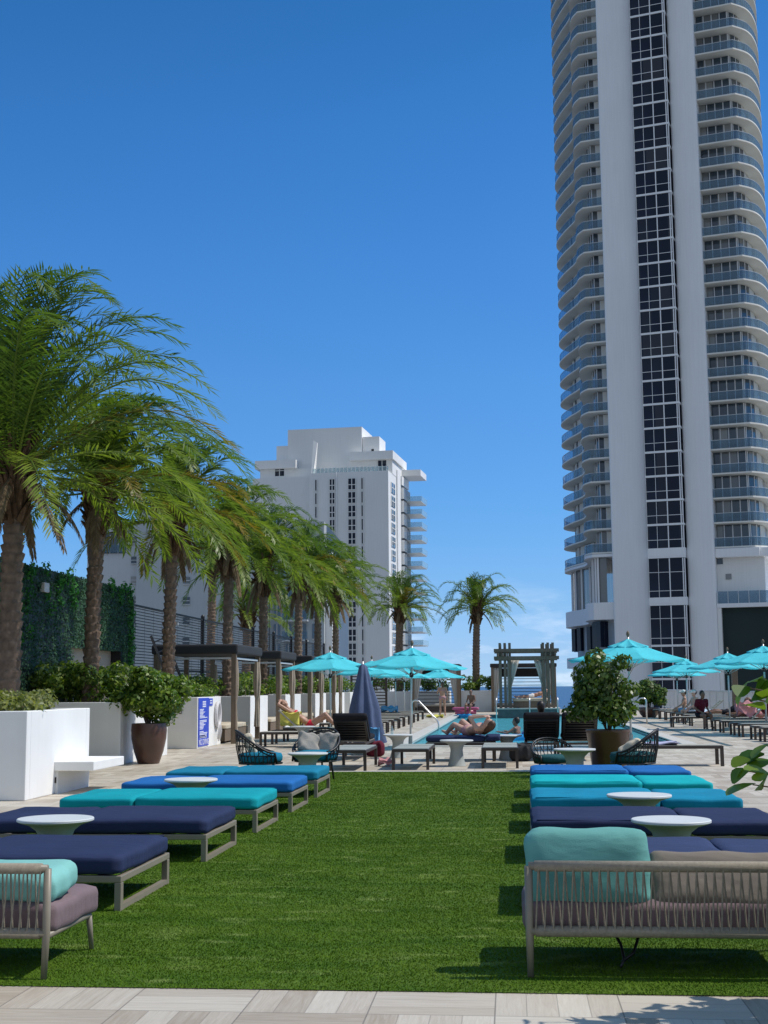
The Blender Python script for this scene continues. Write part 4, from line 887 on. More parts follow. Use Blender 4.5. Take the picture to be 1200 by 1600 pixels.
# grey apartment building on the left
YL = 150; gb = thing('grey_building', 'grey stucco apartment building with small windows behind the ivy wall', 'building', (xof(210, YL), YL, 0), R(2))
SL = lambda px: (px - 210.5) * YL / F; ZL = lambda py: zof(py, YL, 210)
m = MB(); m.b2(SL(140) - 1, 1.0, -12, SL(211), 26, ZL(815)); m.build('wall', M.greystucco2, gb)
m = MB(); m.b2(SL(210.5), 0, -12, SL(420), 26, ZL(794)); m.build('wall', M.greystucco, gb)
m = MB(); m.b2(SL(421), 2.5, -12, SL(509), 26, ZL(815)); m.build('wall', M.greystucco, gb)
m = MB(); m.b2(SL(509.5), 4, -12, SL(520), 26, ZL(860)); m.build('wall', M.midwhite, gb)
FL_ = 32.2 * YL / F
for k in range(7):
    for (a, b, yv, off) in ((198.5, 208.5, .9, 0), (287, 297.5, -.1, 34)):
        if off and k < 0: continue
        z_ = ZL(848 + off) - FL_ * k
        m = MB(); m.b2(SL(a), yv, z_, SL(b), yv + .25, z_ + 11 * YL / F); w = m.build('window', M.glass_mid, gb)
        f = MB(); f.b2(SL(a), yv - .06, z_ + .33, SL(b), yv - .001, z_ + .42); f.b2(SL(a) - .04, yv - .08, z_ - .09, SL(b) + .04, yv - .001, z_); f.build('frame', M.greystucco2, w)
m = MB(); m.b2(SL(140), .93, ZL(863), SL(189), 1.3, ZL(830)); w = m.build('balcony_opening', M.glass_mid, gb)
f = MB(); f.b2(SL(163), .89, ZL(863), SL(164), .929, ZL(834)); f.b2(SL(176), .89, ZL(863), SL(177.5), .929, ZL(834)); f.build('frame', M.ringwhite, w); f = MB(); f.b2(SL(130), .6, ZL(862), SL(189), .66, ZL(850)); f.build('railing', M.railglass, w)
m = MB(); m.b2(SL(127), .5, ZL(866), SL(140), 8, ZL(863)); m.b2(SL(127), .5, ZL(863), SL(128), 8, ZL(851)); m.build('side_balcony', M.greystucco2, gb)
for k in range(6):
    z_ = ZL(905) - FL_ * k
    for (a, b) in ((428, 438), (447, 456), (468, 480), (490, 500)):
        m = MB(); m.b2(SL(a), 2.38, z_, SL(b), 2.6, z_ + 1.75); w = m.build('window', M.glass_blue, gb); f = MB(); f.b2(SL(a), 2.3, z_ - .1, SL(b), 2.37, z_); f.b2((SL(a) + SL(b)) / 2 - .05, 2.3, z_, (SL(a) + SL(b)) / 2 + .05, 2.379, z_ + 1.75); f.build('frame', M.ringwhite, w)
    m = MB(); m.b2(SL(443), 1.2, z_ - .35, SL(484), 2.5, z_ - .15); s_ = m.build('balcony_slab', M.greystucco2, gb); m = MB(); m.b2(SL(443), 1.2, z_ - .148, SL(484), 1.25, z_ + .85); m.build('railing', M.railglass, s_)

# ------------------------------------------------------------------ daybeds on the lawn
def daybed(label, x, y, side, cm, cm2=None, seed=0):
    """x: aisle end; side -1 left bed, +1 right bed; aisle cushion long, head cushion short"""
    t = thing('daybed', label, 'daybed', (x, y, 0), 0 if side > 0 else math.pi, 'daybeds set out on the lawn')
    Lb, Wb = 2.06, 1.25          # local +x runs from the aisle end to the head end, y centred
    m = MB(); b = .045
    m.b2(0, -Wb / 2, .185, Lb, -Wb / 2 + b, .23); m.b2(0, Wb / 2 - b, .185, Lb, Wb / 2, .23); m.b2(0, -Wb / 2 + b, .185, b, Wb / 2 - b, .23); m.b2(Lb - b, -Wb / 2 + b, .185, Lb, Wb / 2 - b, .23); m.b2(1.27, -Wb / 2 + b, .185, 1.31, Wb / 2 - b, .225)
    for k in range(9): m.b2(.12 + k * .22, -Wb / 2 + b, .205, .2 + k * .22, Wb / 2 - b, .224)
    m.build('frame', M.taupe, t, bevel=.006)
    for xx in (0, Lb - .045):
        for yy in (-Wb / 2, Wb / 2 - .06):
            m = MB(); m.b2(xx, yy, 0, xx + .045, yy + .06, .185); m.build('leg', M.taupe, t, bevel=.004)
        m = MB(); m.b2(xx + .002, -Wb / 2 + .06, 0.002, xx + .043, Wb / 2 - .06, .04); m.build('foot_rail', M.taupe, t)
    m = MB(); m.cushion((.635, 0, .295), (1.27, 1.27, .13), .042, n=14, puff=.010, wob=.004, seed=seed); m.build('cushion', cm, t, True)
    m = MB(); m.cushion((1.67, 0, .29), (.79, 1.27, .12), .042, n=14, puff=.010, wob=.004, seed=seed + 5); m.build('head_cushion', cm2 or cm, t, True)
    m = MB(); m.tube([(.03, .637 * q, .325) if False else (.04 + 1.19 * i / 10, -.612, .352 + .003 * math.sin(i)) for q in (1,) for i in range(11)], .006, 6); m.build('piping', cm, t, True)
    return t
BY = [(8.73 + 9.98) / 2, (11.18 + 12.45) / 2, (13.43 + 14.68) / 2, (15.6 + 16.85) / 2, (17.66 + 18.9) / 2]
for i, (lb, cm) in enumerate([('nearest navy daybed on the left, right behind the mauve seated sofa', M.navy), ('second navy daybed on the left, behind the nearest round table', M.navy), ('turquoise daybed on the left, between the navy and the blue one', M.turq),
                              ('bright blue daybed on the left, half hidden by a round table', M.blue), ('deep cerulean daybed on the left, farthest from the camera', M.cerul)]):
    daybed(lb, -2.58, BY[i], -1, cm, seed=i * 11)
for i, (lb, cm) in enumerate([('nearest navy daybed on the right, directly behind the rope backed sofa', M.navy2), ('dark navy daybed on the right, behind the nearest right hand table', M.navy), ('teal blue daybed on the right, third from the camera', M.teal),
                              ('bright turquoise daybed on the right, fourth from the camera', M.turq2), ('bright blue daybed on the right, last before the pool furniture', M.blue)]):
    daybed(lb, .12 + .03 * i, BY[i], 1, cm, seed=90 + i * 13)
def table(label, x, y, r=.305, h=.425, hour=False, name='round_table'):
    t = thing(name, label, 'side table', (x, y, 0), 0, 'round pedestal tables'); m = MB()
    m.lathe([(.02, h - .03), (r - .02, h - .03), (r, h - .02), (r, h - .006), (r - .006, h), (.02, h)], n=48); m.build('top', M.tabletop, t, 35)
    m = MB(); k = [(.62, 0), (.60, .02), (.50, .25), (.43, .5), (.40, .65), (.45, .8), (.62, .92), (.86, .985), (.9, 1)] if hour else [(.58, 0), (.57, .03), (.47, .25), (.42, .5), (.42, .68), (.50, .83), (.68, .94), (.88, .99), (.92, 1)]
    m.lathe([(q * r * (.9 if hour else 1), z * (h - .031)) for q, z in k], n=40); m.build('pedestal', M.tablebase, t, True); return t
table('round pale table on the left, between the two navy daybeds', xof(92, 10.58), 10.58)
table('round pale table on the left, between the turquoise and blue daybeds', xof(300, 15.14), 15.14)
table('round pale table on the right, between the two navy daybeds', xof(1041, 10.58), 10.58)
table('round pale table on the right, between the dark navy and teal daybeds', xof(993, 12.94), 12.94)
table('round table between the two wicker chairs on the left', xof(481, 20.4), 20.4, .31, .46)
table('round table before the dark loungers on the right, beside the wicker chair', xof(895, 20.6), 20.6, .32, .5)
table('hourglass table in front of the sunbather on the navy lounger', xof(712, 24.75), 24.75, .31, .475, True)
table('hourglass table under the left umbrella, with a small bottle on top', xof(621, 27.6), 27.6, .31, .48, True)
table('hourglass table at the pool edge, right of the sunbather', xof(790, 27), 27, .31, .48, True)
table('round table in the left lounger row, beside the woman in red', xof(473, 32.4), 32.4, .3, .52, True)

# ------------------------------------------------------------------ rope-backed sofas
def rope_sofa(label, x0, x1, y, open_end=False, seatm=M.mauve, name='rope_sofa'):
    """back faces the camera; x0..x1 width, y back plane"""
    t = thing(name, label, 'sofa', ((x0 + x1) / 2, y, 0), 0, 'rope backed lounge sofas'); w = (x1 - x0) / 2; D_ = .72
    zb, zt_ = .225, .545
    for sx in (-1, 1):
        m = MB(); m.tube([(sx * w, .10 if False else 0.0, zt_), (sx * w, 0.0, zb), (sx * (w + .0), -.075 if False else -.02, 0.0)], [.021, .021, .016], 8); m.build('leg', M.taupe, t, True)
        m = MB(); m.tube([(sx * (w - .01), D_, .2), (sx * (w + .0), D_ + .03, 0)], [.018, .014], 8); m.build('leg', M.taupe, t, True)
    m = MB(); m.tube([(-w, 0, zt_), (w, 0, zt_)], .021, 10); m.tube([(-w, 0, zb), (w, 0, zb)], .021, 10); m.build('back_frame', M.taupe, t, True)
    m = MB(); m.tube([(-w, 0, .21), (-w + .01, D_, .2)], .018, 8); m.tube([(w, 0, .21), (w - .01, D_, .2)], .018, 8); m.tube([(-w, D_, .2), (w, D_, .2)], .018, 8)
    for k in range(7): m.b2(-w + .02, .08 + k * .095, .195, w - .02, .12 + k * .095, .205)
    m.build('seat_frame', M.taupe, t, True)
    n = int(2 * w / .0225); m = MB()
    for k in range(n):
        a = -w + .04 + (2 * w - .08) * k / (n - 1); sh = .020 * (1 if k % 2 else -1); dy = .021 if k % 2 else -.021
        m.tube([(a - sh * .5, dy, zt_), (a, dy * .55, (zt_ + zb) / 2), (a + sh * .5, dy, zb)], .0048, 5, False)
    for k in range(int(2 * w / .011)):
        a = -w + .03 + k * .011
        if a > w - .03: break
    m.build('rope_weave', M.rope, t, True)
    m = MB(); m.tube([(-w + .03, 0, zt_), (w - .03, 0, zt_)], .0275, 12); m.tube([(-w + .03, 0, zb), (w - .03, 0, zb)], .0275, 12); m.build('rope_wrap', M.rope, t, True)
    m = MB(); m.cushion((0, .42, .285), (2 * w + .06, .74, .165), .05, n=12, puff=.012, wob=.005, seed=3); m.build('seat_cushion', seatm, t, True); return t
rope_sofa('rope backed sofa with a mauve seat, cut off by the left edge', -3.58, -2.37, 6.72)
rope_sofa('wide rope backed sofa seen from behind at lower right', .07, 1.44, 6.92, seatm=M.mauve)
def pillow(label, c, d, m, rx=0, rz=0, ry=0, cat='cushion', wob=.012, seed=1, group=None, name='pillow'):
    t = MB(); t.cushion((0, 0, 0), d, min(d) * .40, n=14, puff=min(d) * .10, wob=wob, seed=seed); o = t.build(name, m, None, True); o.location = c; o.rotation_euler = (rx, ry, rz); return tag(o, label, cat, group)
pillow('aqua back cushion slumped on the mauve seat at the left edge', (-2.66, 6.98, .445), (.62, .38, .155), M.aqua, rx=R(6), wob=.006, seed=4, name='back_cushion')
pillow('aqua back cushion standing upright on the left half of the wide sofa', (.375, 7.10, .515), (.64, .40, .17), M.aquadk, rx=R(78), ry=R(0), rz=R(1), wob=.005, seed=9, name='back_cushion')
pillow('tan back cushion sunk low on the right half of the wide sofa', (1.03, 7.14, .43), (.68, .34, .16), M.tan, rx=R(52), rz=R(-1), wob=.006, seed=12, name='back_cushion')
o = MB(); o.tube([(0, 0, 0), (.02, .04, .03), (.01, .1, .09), (-.03, .18, .16), (-.08, .25, .2)], .008, 6); o.tube([(.01, .03, .02), (.07, .05, .06), (.1, .12, .12), (.11, .2, .2)], .008, 6)
o = o.build('cable', M.black, None, True); o.location = (.53, 7.05, .03); tag(o, 'black cable loop dangling under the wide sofa', 'cable')

# ------------------------------------------------------------------ wicker chairs
def wicker(label, x, y, rz, cm, dark=False):
    """barrel chair, opens towards local +x"""
    t = thing('wicker_chair', label, 'armchair', (x, y, 0), rz, 'black wicker barrel chairs'); m = MB(); pts = []
    for i in range(25):
        a = R(52) + R(256) * i / 24; f = abs(i - 12) / 12; q = .5 + .5 * math.cos(math.pi * f ** 1.15); pts.append((.37 * math.cos(a) - .02, .37 * math.sin(a), .46 + .34 * q))
    pts = [(pts[0][0] + .03, pts[0][1], .30)] + pts + [(pts[-1][0] + .03, pts[-1][1], .30)]
    m.tube(pts, .017, 7); m.tube([(p_[0] * .97, p_[1] * .97, p_[2] - .045) for p_ in pts[1:-1]], .012, 6)
    m.build('top_rail', M.black, t, True)
    low = [(.33 * math.cos(R(360) * i / 28), .33 * math.sin(R(360) * i / 28), .30) for i in range(29)]
    m = MB(); m.tube(low, .014, 6, False); m.build('seat_ring', M.black, t, True)
    m = MB()
    for i in range(1, 26):
        a = R(52) + R(256) * (i - 1) / 24; b = (.33 * math.cos(a), .33 * math.sin(a), .30); m.tube([b, ((b[0] + pts[i][0]) * .53, (b[1] + pts[i][1]) * .53, (.3 + pts[i][2]) / 2), pts[i]], .007, 5, False)
        if i % 2: j = min(25, i + 3); m.tube([b, pts[j]], .006, 5, False)
    for hz in (.42, .56):
        L_ = []
        for i in range(1, 26):
            f = (hz - .3) / (pts[i][2] - .3); a = R(52) + R(256) * (i - 1) / 24
            if f < 1: L_.append((.33 * math.cos(a) * (1 - f) + pts[i][0] * f, .33 * math.sin(a) * (1 - f) + pts[i][1] * f, hz))
        if len(L_) > 2: m.tube(L_, .008, 5, False)
    m.build('wicker_shell', M.black, t, True)
    for a in (45, 135, 225, 315):
        m = MB(); m.tube([(.27 * math.cos(R(a)), .27 * math.sin(R(a)), .3), (.31 * math.cos(R(a)), .31 * math.sin(R(a)), 0)], .016, 7); m.build('leg', M.black, t, True)
    m = MB(); m.lathe([(.05, .31), (.30, .31), (.335, .34), (.34, .40), (.32, .45), (.2, .47), (.02, .475)], n=30); m.build('seat_cushion', cm, t, True); return t
cx_, cy_ = xof(408, 20.5), 20.5
wicker('black wicker chair with a blue seat, left of the round table', cx_, cy_, R(12), M.cerul)
pillow('beige pillow against the back of the left wicker chair', (cx_ - .17, cy_ + .02, .58), (.34, .36, .12), M.beige, ry=R(70), rz=R(12), seed=3)
c2x, c2y = xof(493, 21.1), 21.1
wicker('black wicker chair with two grey pillows, behind the round table', c2x, c2y, R(-105), M.cerul)
pillow('grey pillow tilted in the wicker chair behind the table', (c2x - .12, c2y + .05, .58), (.34, .34, .12), M.greyfab, rx=R(60), rz=R(20), ry=R(12), seed=5)
pillow('darker creased grey pillow on the right of the wicker chair behind the table', (c2x + .18, c2y + .12, .57), (.34, .34, .12), M.greyfab, rx=R(70), rz=R(-14), seed=6)
c3x, c3y = xof(985, 20.4), 20.4
wicker('black wicker chair in shade at right, opening towards the table', c3x, c3y, R(172), M.darkteal)
pillow('tan pillow resting on the shaded right wicker chair', (c3x - .03, c3y, .53), (.36, .34, .13), M.beige, ry=R(-30), rz=R(-8), seed=8)
wicker('dark wicker chair with a teal seat, tucked beside the right table', xof(863, 21.7), 21.7, R(-75), M.darkteal).scale = (.95, .95, .76)

# ------------------------------------------------------------------ pool loungers
def lounger(label, x, y, rz, back=0, sl=M.sling, cush=None, group='sling loungers around the pool', Ln=1.92, Wd=.66):
    """local: foot at x=0, head at x=Ln; back = backrest angle in degrees"""
    t = thing('sun_lounger', label, 'sun lounger', (x, y, 0), rz, group); h = .36; hb = 1.16
    m = MB(); m.b2(0, -Wd / 2, h - .05, Ln, -Wd / 2 + .05, h); m.b2(0, Wd / 2 - .05, h - .05, Ln, Wd / 2, h); m.b2(0, -Wd / 2 + .05, h - .05, .05, Wd / 2 - .05, h); m.b2(Ln - .05, -Wd / 2 + .05, h - .05, Ln, Wd / 2 - .05, h); m.build('frame', M.darkwood, t, bevel=.006)
    for xx in (.0, Ln - .06):
        for yy in (-Wd / 2, Wd / 2 - .05):
            m = MB(); m.b2(xx, yy, 0, xx + .06, yy + .05, h - .05); m.build('leg', M.darkwood, t)
    m = MB(); m.b2(.05, -Wd / 2 + .05, h - .018, hb, Wd / 2 - .05, h - .004); m.b2(0.02, -Wd / 2 + .02, h + .001, hb, Wd / 2 - .02, h + .012); m.build('sling', sl, t)
    br = Matrix.Rotation(-R(back), 3, 'Y'); Lk = Ln - hb; A = MB()
    def bb(x0, y0, z0, x1, y1, z1):
        q = MB().b2(x0, y0, z0, x1, y1, z1); A.add([tuple(br @ Vector(v_) + Vector((hb, 0, h + .006))) for v_ in q.v], q.f)
    bb(0.01, -Wd / 2 + .02, -.004, Lk, Wd / 2 - .02, .008)
    if back == 0: A.build('backrest', sl, t)
    else:
        A = MB(); bb(0.01, -Wd / 2, -.02, Lk, -Wd / 2 + .05, .02); bb(0.01, Wd / 2 - .05, -.02, Lk, Wd / 2, .02); bb(Lk - .05, -Wd / 2 + .05, -.02, Lk, Wd / 2 - .05, .02)
        for k in range(7): bb(.06 + k * .095, -Wd / 2 + .05, -.012, .10 + k * .095, Wd / 2 - .05, .006)
        A.build('backrest', M.black if cush else sl, t)  # umbrella shade put into the colour: black slats and cushions on raised cushioned loungers
    if cush:
        m = MB(); m.cushion((hb / 2, 0, h + .07), (hb, Wd, .11), .045, n=9, puff=.01); m.build('mattress', cush, t, True)
        q = MB().cushion((Lk / 2 + .05, 0, .075), (Lk + .10, Wd + .05, .11), .045, n=9, puff=.01); A = MB(); A.add([tuple(br @ Vector(v_) + Vector((hb, 0, h + .01))) for v_ in q.v], q.f); A.build('back_cushion', cush, t, True)
    return t
HP = math.pi / 2
lounger('flat grey sling lounger in front of the dark lounger with slatted back', xof(543, 23.3), 23.25, HP, sl=M.slinggrey)
lounger('flat grey sling lounger left of the hourglass table, by the pool end', xof(640, 23.6), 23.6, HP, sl=M.slinggrey)
lounger('flat grey sling lounger right of the hourglass table, by the pool end', xof(779, 24), 24.0, HP, sl=M.slinggrey)
lounger('taupe lounger lying crosswise on the right, with a lilac towel on it', 3.78, 24.85, math.pi, sl=M.sling)
lounger('dark lounger with raised slatted back, beside the closed navy umbrella', xof(562, 28.4), 28.4, -HP, 34, cush=M.blackfab)
lounger('dark lounger with raised back at right, a person leaning in it', xof(842, 28.2), 28.2, -HP, 34, cush=M.blackfab)
lounger('dark lounger with raised back at right, half behind the tall clusia pot', xof(898, 28.2), 28.2, -HP, 34, cush=M.blackfab)
lounger('short lounger with a thick navy mattress, a woman lying on it', xof(666, 26.6), 26.7, 0, 0, cush=M.navy, Ln=1.36, Wd=1.0)
# right row along the railing
ry = [33.6, 35.0, 36.3, 38.2, 39.6, 41.6, 43.2, 45.0, 47.0, 48.6, 50.4, 52.4, 54.4, 56.4, 58.6, 61]
for i, y_ in enumerate(ry):
    bk = {6: 46, 11: 40, 13: 40}.get(i, 0)
    lounger(f'{ORD[i]} sling lounger from the near end of the right hand row' + (', its back raised' if bk else ''), 6.35 if i not in (8,) else 5.5, y_, 0, bk, M.sling if i % 3 else M.slinggrey)
ly = [33.0, 34.6, 36.4, 40.9, 42.8, 44.8, 47.2, 49.4, 52, 54.5, 57, 60]
for i, y_ in enumerate(ly):
    bk = {1: 42, 7: 38}.get(i, 0)
    lounger(f'{ORD[i]} sling lounger from the near end of the left hand row' + (', its back raised' if bk else ''), -4.3 if i < 3 else -3.95, y_, math.pi, bk, M.sling)
def cloth(label, c, d, m, rz=0, cat='towel', name='towel', amp=.02, seed=0):
    rr = random.Random(seed); n = 12; V = []; k1, k2 = rr.uniform(5, 9), rr.uniform(4, 8); mb = MB()
    top = []; 
    for i in range(n + 1):
        for j in range(n + 1): u, v = i / n - .5, j / n - .5; top.append((u * d[0] + .01 * math.sin(v * 9), v * d[1] + .012 * math.sin(u * 11), d[2] + amp * (math.sin(u * k1 + 1) * math.sin(v * k2 + 2) + .2 * math.sin(u * 13 + v * 7)) + amp))
    bot = [(p_[0], p_[1], max(0.001, p_[2] - d[2] * .9)) for p_ in top]; q = (n + 1) ** 2
    fs = [(i * (n + 1) + j, (i + 1) * (n + 1) + j, (i + 1) * (n + 1) + j + 1, i * (n + 1) + j + 1) for i in range(n) for j in range(n)]
    ed = [(i, 0) for i in range(n + 1)] + [(n, j) for j in range(1, n + 1)] + [(i, n) for i in range(n - 1, -1, -1)] + [(0, j) for j in range(n - 1, 0, -1)]
    ix = [a * (n + 1) + b for a, b in ed]; fs2 = [(ix[k], ix[(k + 1) % len(ix)], ix[(k + 1) % len(ix)] + q, ix[k] + q) for k in range(len(ix))]
    mb.add(top + bot, fs + [tuple(v + q for v in f)[::-1] for f in fs] + fs2); o = mb.build(name, m, None, True); o.location = c; o.rotation_euler = (0, 0, rz); return tag(o, label, cat)
cloth('lilac towel spread on the crosswise lounger beside the right wicker chair', (2.5, 24.85, .372), (1.0, .55, .02), fabric('lilac_towel', (.45, .45, .62)), seed=2)
cloth('white towel bunched on the second right hand lounger', (7.5, 35.0, .372), (.9, .6, .03), M.towelw, amp=.03, seed=3)
cloth('pale blue towel over the raised lounger in the right row', (7.85, 44.6, .45), (.6, .5, .12), fabric('pale_blue_towel', (.35, .5, .68)), amp=.06, seed=4)
cloth('pale blue towel on a lounger under the middle right umbrella', (7.3, 52.4, .372), (1.0, .7, .05), fabric('ice_blue_towel', (.48, .58, .72)), amp=.05, seed=5)
cloth('yellow towel lying on the deck near the pool steps', (-3.6, 63, .001), (.8, .8, .06), M.towely, amp=.05, seed=6)
cloth('crumpled pink and white cloth on the deck between two grey loungers', (-2.32, 24.75, .001), (.3, .3, .06), M.towelp, amp=.05, seed=7)
cloth('blue towel hanging by the base of the closed navy umbrella', (xof(587, 29), 28.7, .28), (.2, .28, .28), M.towelb, amp=.015, seed=8)
cloth('blue and white towel heaped on a far left lounger', (-5.2, 57, .372), (.7, .5, .16), M.towelb, amp=.07, seed=9)
o = MB(); o.cushion((0, 0, .16), (.36, .26, .32), .1, wob=.02, seed=2); o = o.build('beach_bag', M.maroon, None, True); o.location = (xof(586, 28.2), 28.15, 0); tag(o, 'dark red beach bag on the deck beside the raised dark lounger', 'bag')
o = MB(); o.cushion((0, 0, .17), (.42, .3, .34), .12, wob=.03, seed=5); o = o.build('beach_bag', M.charcoal, None, True); o.location = (xof(812, 26.3), 26.3, 0); tag(o, 'grey beach bag on the deck beside the right grey lounger', 'bag')
o = MB(); o.lathe([(.03, 0), (.032, .01), (.032, .1), (.014, .14), (.014, .17), (.016, .175)], n=14); o = o.build('water_bottle', M.palerail, None, True); o.location = (xof(612, 27.6), 27.6, .481); tag(o, 'small clear bottle standing on the hourglass table by the umbrella', 'bottle')

# ------------------------------------------------------------------ umbrellas
def umbrella_proto(label, loc, Rr=1.36, H=2.38):
    t = thing('umbrella', label, 'umbrella', loc, 0, 'turquoise pool umbrellas'); ze, zt2 = H - .46, H - .1
    m = MB(); m.tube([(0, 0, .03), (0, 0, H + .05)], .024, 12); m.build('pole', M.alu, t, True)
    m = MB(); m.lathe([(.26, 0), (.26, .03), (.24, .05), (.05, .06), (.045, .3)], n=28); m.build('base', M.tablebase, t)
    def can(r0, z0, r1, z1, sag, mb, n=8, sub=6, rings=5):
        vs = []; 
        for i in range(rings + 1):
            f = i / rings; r_ = r0 + (r1 - r0) * f; z_ = z0 + (z1 - z0) * f - sag * math.sin(math.pi * f) * .35
            for k in range(n * sub):
                a = 2 * math.pi * (k / (n * sub)); seg = (k % sub) / sub; c_ = math.cos(math.pi / n) / math.cos((seg - .5) * 2 * math.pi / n)
                rr = r_ * (c_ / 1.0) if True else r_; dip = -.05 * f * (1 - (2 * seg - 1) ** 2); vs.append((rr * math.cos(a), rr * math.sin(a), z_ + dip))
        q = n * sub; fs = [(i * q + k, i * q + (k + 1) % q, (i + 1) * q + (k + 1) % q, (i + 1) * q + k) for i in range(rings) for k in range(q)]; mb.add(vs, fs)
    m = MB(); can(.28, zt2 - .03, Rr, ze, .06, m); cn = m.build('canopy', M.umb, t, 28); sm = cn.modifiers.new('thickness', 'SOLIDIFY'); sm.thickness = .006
    m = MB(); can(.03, H, .46, zt2 - .055, .03, m); vt = m.build('vent', M.umb, cn, 28); sm = vt.modifiers.new('thickness', 'SOLIDIFY'); sm.thickness = .006
    for k in range(8):
        a = 2 * math.pi * k / 8; m = MB(); m.tube([(.03 * math.cos(a), .03 * math.sin(a), zt2 - .07), (Rr * .97 * math.cos(a), Rr * .97 * math.sin(a), ze - .015)], .009, 6); m.tube([(.04 * math.cos(a), .04 * math.sin(a), zt2 - .55), (Rr * .5 * math.cos(a), Rr * .5 * math.sin(a), (zt2 + ze) / 2 - .06)], .008, 6); m.build('rib', M.alu, t, True)
    m = MB(); m.lathe([(.03, -.05), (.05, -.03), (.05, .05), (.03, .07)], (0, 0, zt2 - .55), 14); m.lathe([(.03, -.04), (.055, 0), (.055, .06)], (0, 0, zt2 - .14), 14); m.build('hub', M.charcoal, t)
    m = MB(); m.lathe([(.012, 0), (.02, .02), (.04, .07), (.035, .11), (.01, .15)], (0, 0, H + .04), 14); m.build('finial', M.brownpost, t, True); return t
U = umbrella_proto('large turquoise umbrella at the near left corner of the pool', (-2.42, 31.9, 0)); U.rotation_euler = (R(0), R(1.5), R(10))
for (lb, px_, Y_, rot, sc_) in [('turquoise umbrella left of the closed navy one, in front of the cabanas', 516, 37, .2, 1.02), ('turquoise umbrella right behind the closed navy one', 581, 47, .5, 1), ('turquoise umbrella before the grey planters at the far left', 618, 57, .3, 1),
                            ('small looking turquoise umbrella half hidden behind the left pole', 632, 64, .1, 1), ('far turquoise umbrella above the standing bather', 687, 67.5, .3, 1.0),
                            ('large turquoise umbrella behind the tall clusia pot on the right', 983.5, 31.6, .15, 1.06), ('turquoise umbrella low before the tower base, over the capped sunbathers', 1073, 53, .2, 1.02), ('turquoise umbrella just behind the low one at the tower base', 1058, 60, .4, .98),
                            ('turquoise umbrella before the dark green wall, second from the right edge', 1138.5, 44.5, .3, 1.04), ('turquoise umbrella cut by the right edge of the photo', 1195, 40, .1, 1.08)]:
    dup(U, (xof(px_, Y_), Y_, 0), rot, lb, scale=sc_)
t = thing('umbrella', 'closed navy umbrella hanging in folds behind the dark lounger', 'closed umbrella', (xof(567, 29.2), 29.2, 0)); m = MB()
vs = []; fs = []; n = 48; prof = [(.03, 1.96), (.09, 1.9), (.12, 1.75), (.17, 1.5), (.25, 1.2), (.31, .95), (.32, .7), (.35, .5), (.38, .33), (.39, .26)]
for i, (r_, z_) in enumerate(prof):
    for k in range(n):
        a = 2 * math.pi * k / n; q = r_ * (1 + .16 * math.cos(a * 7 + .6 * math.sin(z_ * 2.3)) * min(1, i / 3) + .07 * math.sin(a * 3 + 1)); vs.append((q * math.cos(a) + .05 * (1.96 - z_) ** 2 * .4, q * math.sin(a), z_ + .03 * math.sin(a * 4) * (i == len(prof) - 1)))
fs = [(i * n + (k + 1) % n, i * n + k, (i + 1) * n + k, (i + 1) * n + (k + 1) % n) for i in range(len(prof) - 1) for k in range(n)]
m.add(vs, fs); m.build('canopy', M.umbnavy, t, True); m = MB(); m.tube([(0, 0, .05), (0, 0, 2.02)], .024, 10); m.build('pole', M.alu, t, True); m = MB(); m.lathe([(.26, 0), (.26, .05), (.04, .07)], n=24); m.build('base', M.tablebase, t)

# ------------------------------------------------------------------ cabanas
def drape(x, y, z0, z1, r0, m, parent, knot=.55, ph=0, name='curtain'):
    mb = MB(); n = 26; zs = np.linspace(z1, z0, 18); vs = []
    for z in zs:
        f = (z1 - z) / (z1 - z0); q = r0 * (.75 + .5 * math.sin(min(1, f / knot) * math.pi) if f < knot else .45 + .5 * (f - knot) / (1 - knot))
        for k in range(n):
            a = 2 * math.pi * k / n; w = q * (1 + .22 * math.cos(a * 6 + ph + f * 2)); vs.append((x + w * math.cos(a) * .8, y + w * math.sin(a), z))
    fs = [(i * n + k, (i + 1) * n + k, (i + 1) * n + (k + 1) % n, i * n + (k + 1) % n) for i in range(len(zs) - 1) for k in range(n)]; mb.add(vs, fs); return mb.build(name, m, parent, True)
def cabana(label, y0, y1, x0=-9.5, x1=-7.25):
    t = thing('cabana', label, 'cabana', ((x0 + x1) / 2, (y0 + y1) / 2, 0), 0, 'cabanas with dark roofs on the left'); a, b = (x1 - x0) / 2, (y1 - y0) / 2
    for sx in (-1, 1):
        for sy in (-1, 1):
            m = MB(); m.box((sx * (a - .07), sy * (b - .07), 1.18), (.13, .13, 2.36)); m.build('post', M.brownpost, t, bevel=.008)
    m = MB(); m.b2(-a - .05, -b - .05, 2.36, a + .05, b + .05, 2.62); m.build('roof', M.charcoal, t, bevel=.05)
    m = MB(); m.b2(-a + .14, -b + .03, 2.22, a - .14, -b + .08, 2.27); m.b2(a - .09, -b + .14, 2.22, a - .05, b - .14, 2.27); m.build('curtain_rail', M.alu, t)
    drape(a - .06, -b + .22, .28, 2.2, .085, M.curtain, t, ph=1); drape(a - .06, b - .2, .35, 2.2, .10, M.curtain, t, ph=2); drape(-a + .1, -b + .2, .3, 2.2, .09, M.curtain, t, ph=3)
    m = MB(); m.cushion((-.1, .1, .43), (2 * a - .5, 2 * b - .35, .14), .04, n=8); m.build('mattress', M.beige, t, True)
    m = MB(); m.b2(-a + .15, -b + .28, .05, a - .35, b - .08, .36); m.build('daybed_base', M.brownpost, t)
    return t
for i, (a, b) in enumerate([(34.75, 38.2), (41.5, 44.4), (48.1, 51.3), (54.7, 57.1)]):
    cabana(f'{ORD[i]} dark roofed cabana from the near end of the left planters, its curtains tied', a, b)
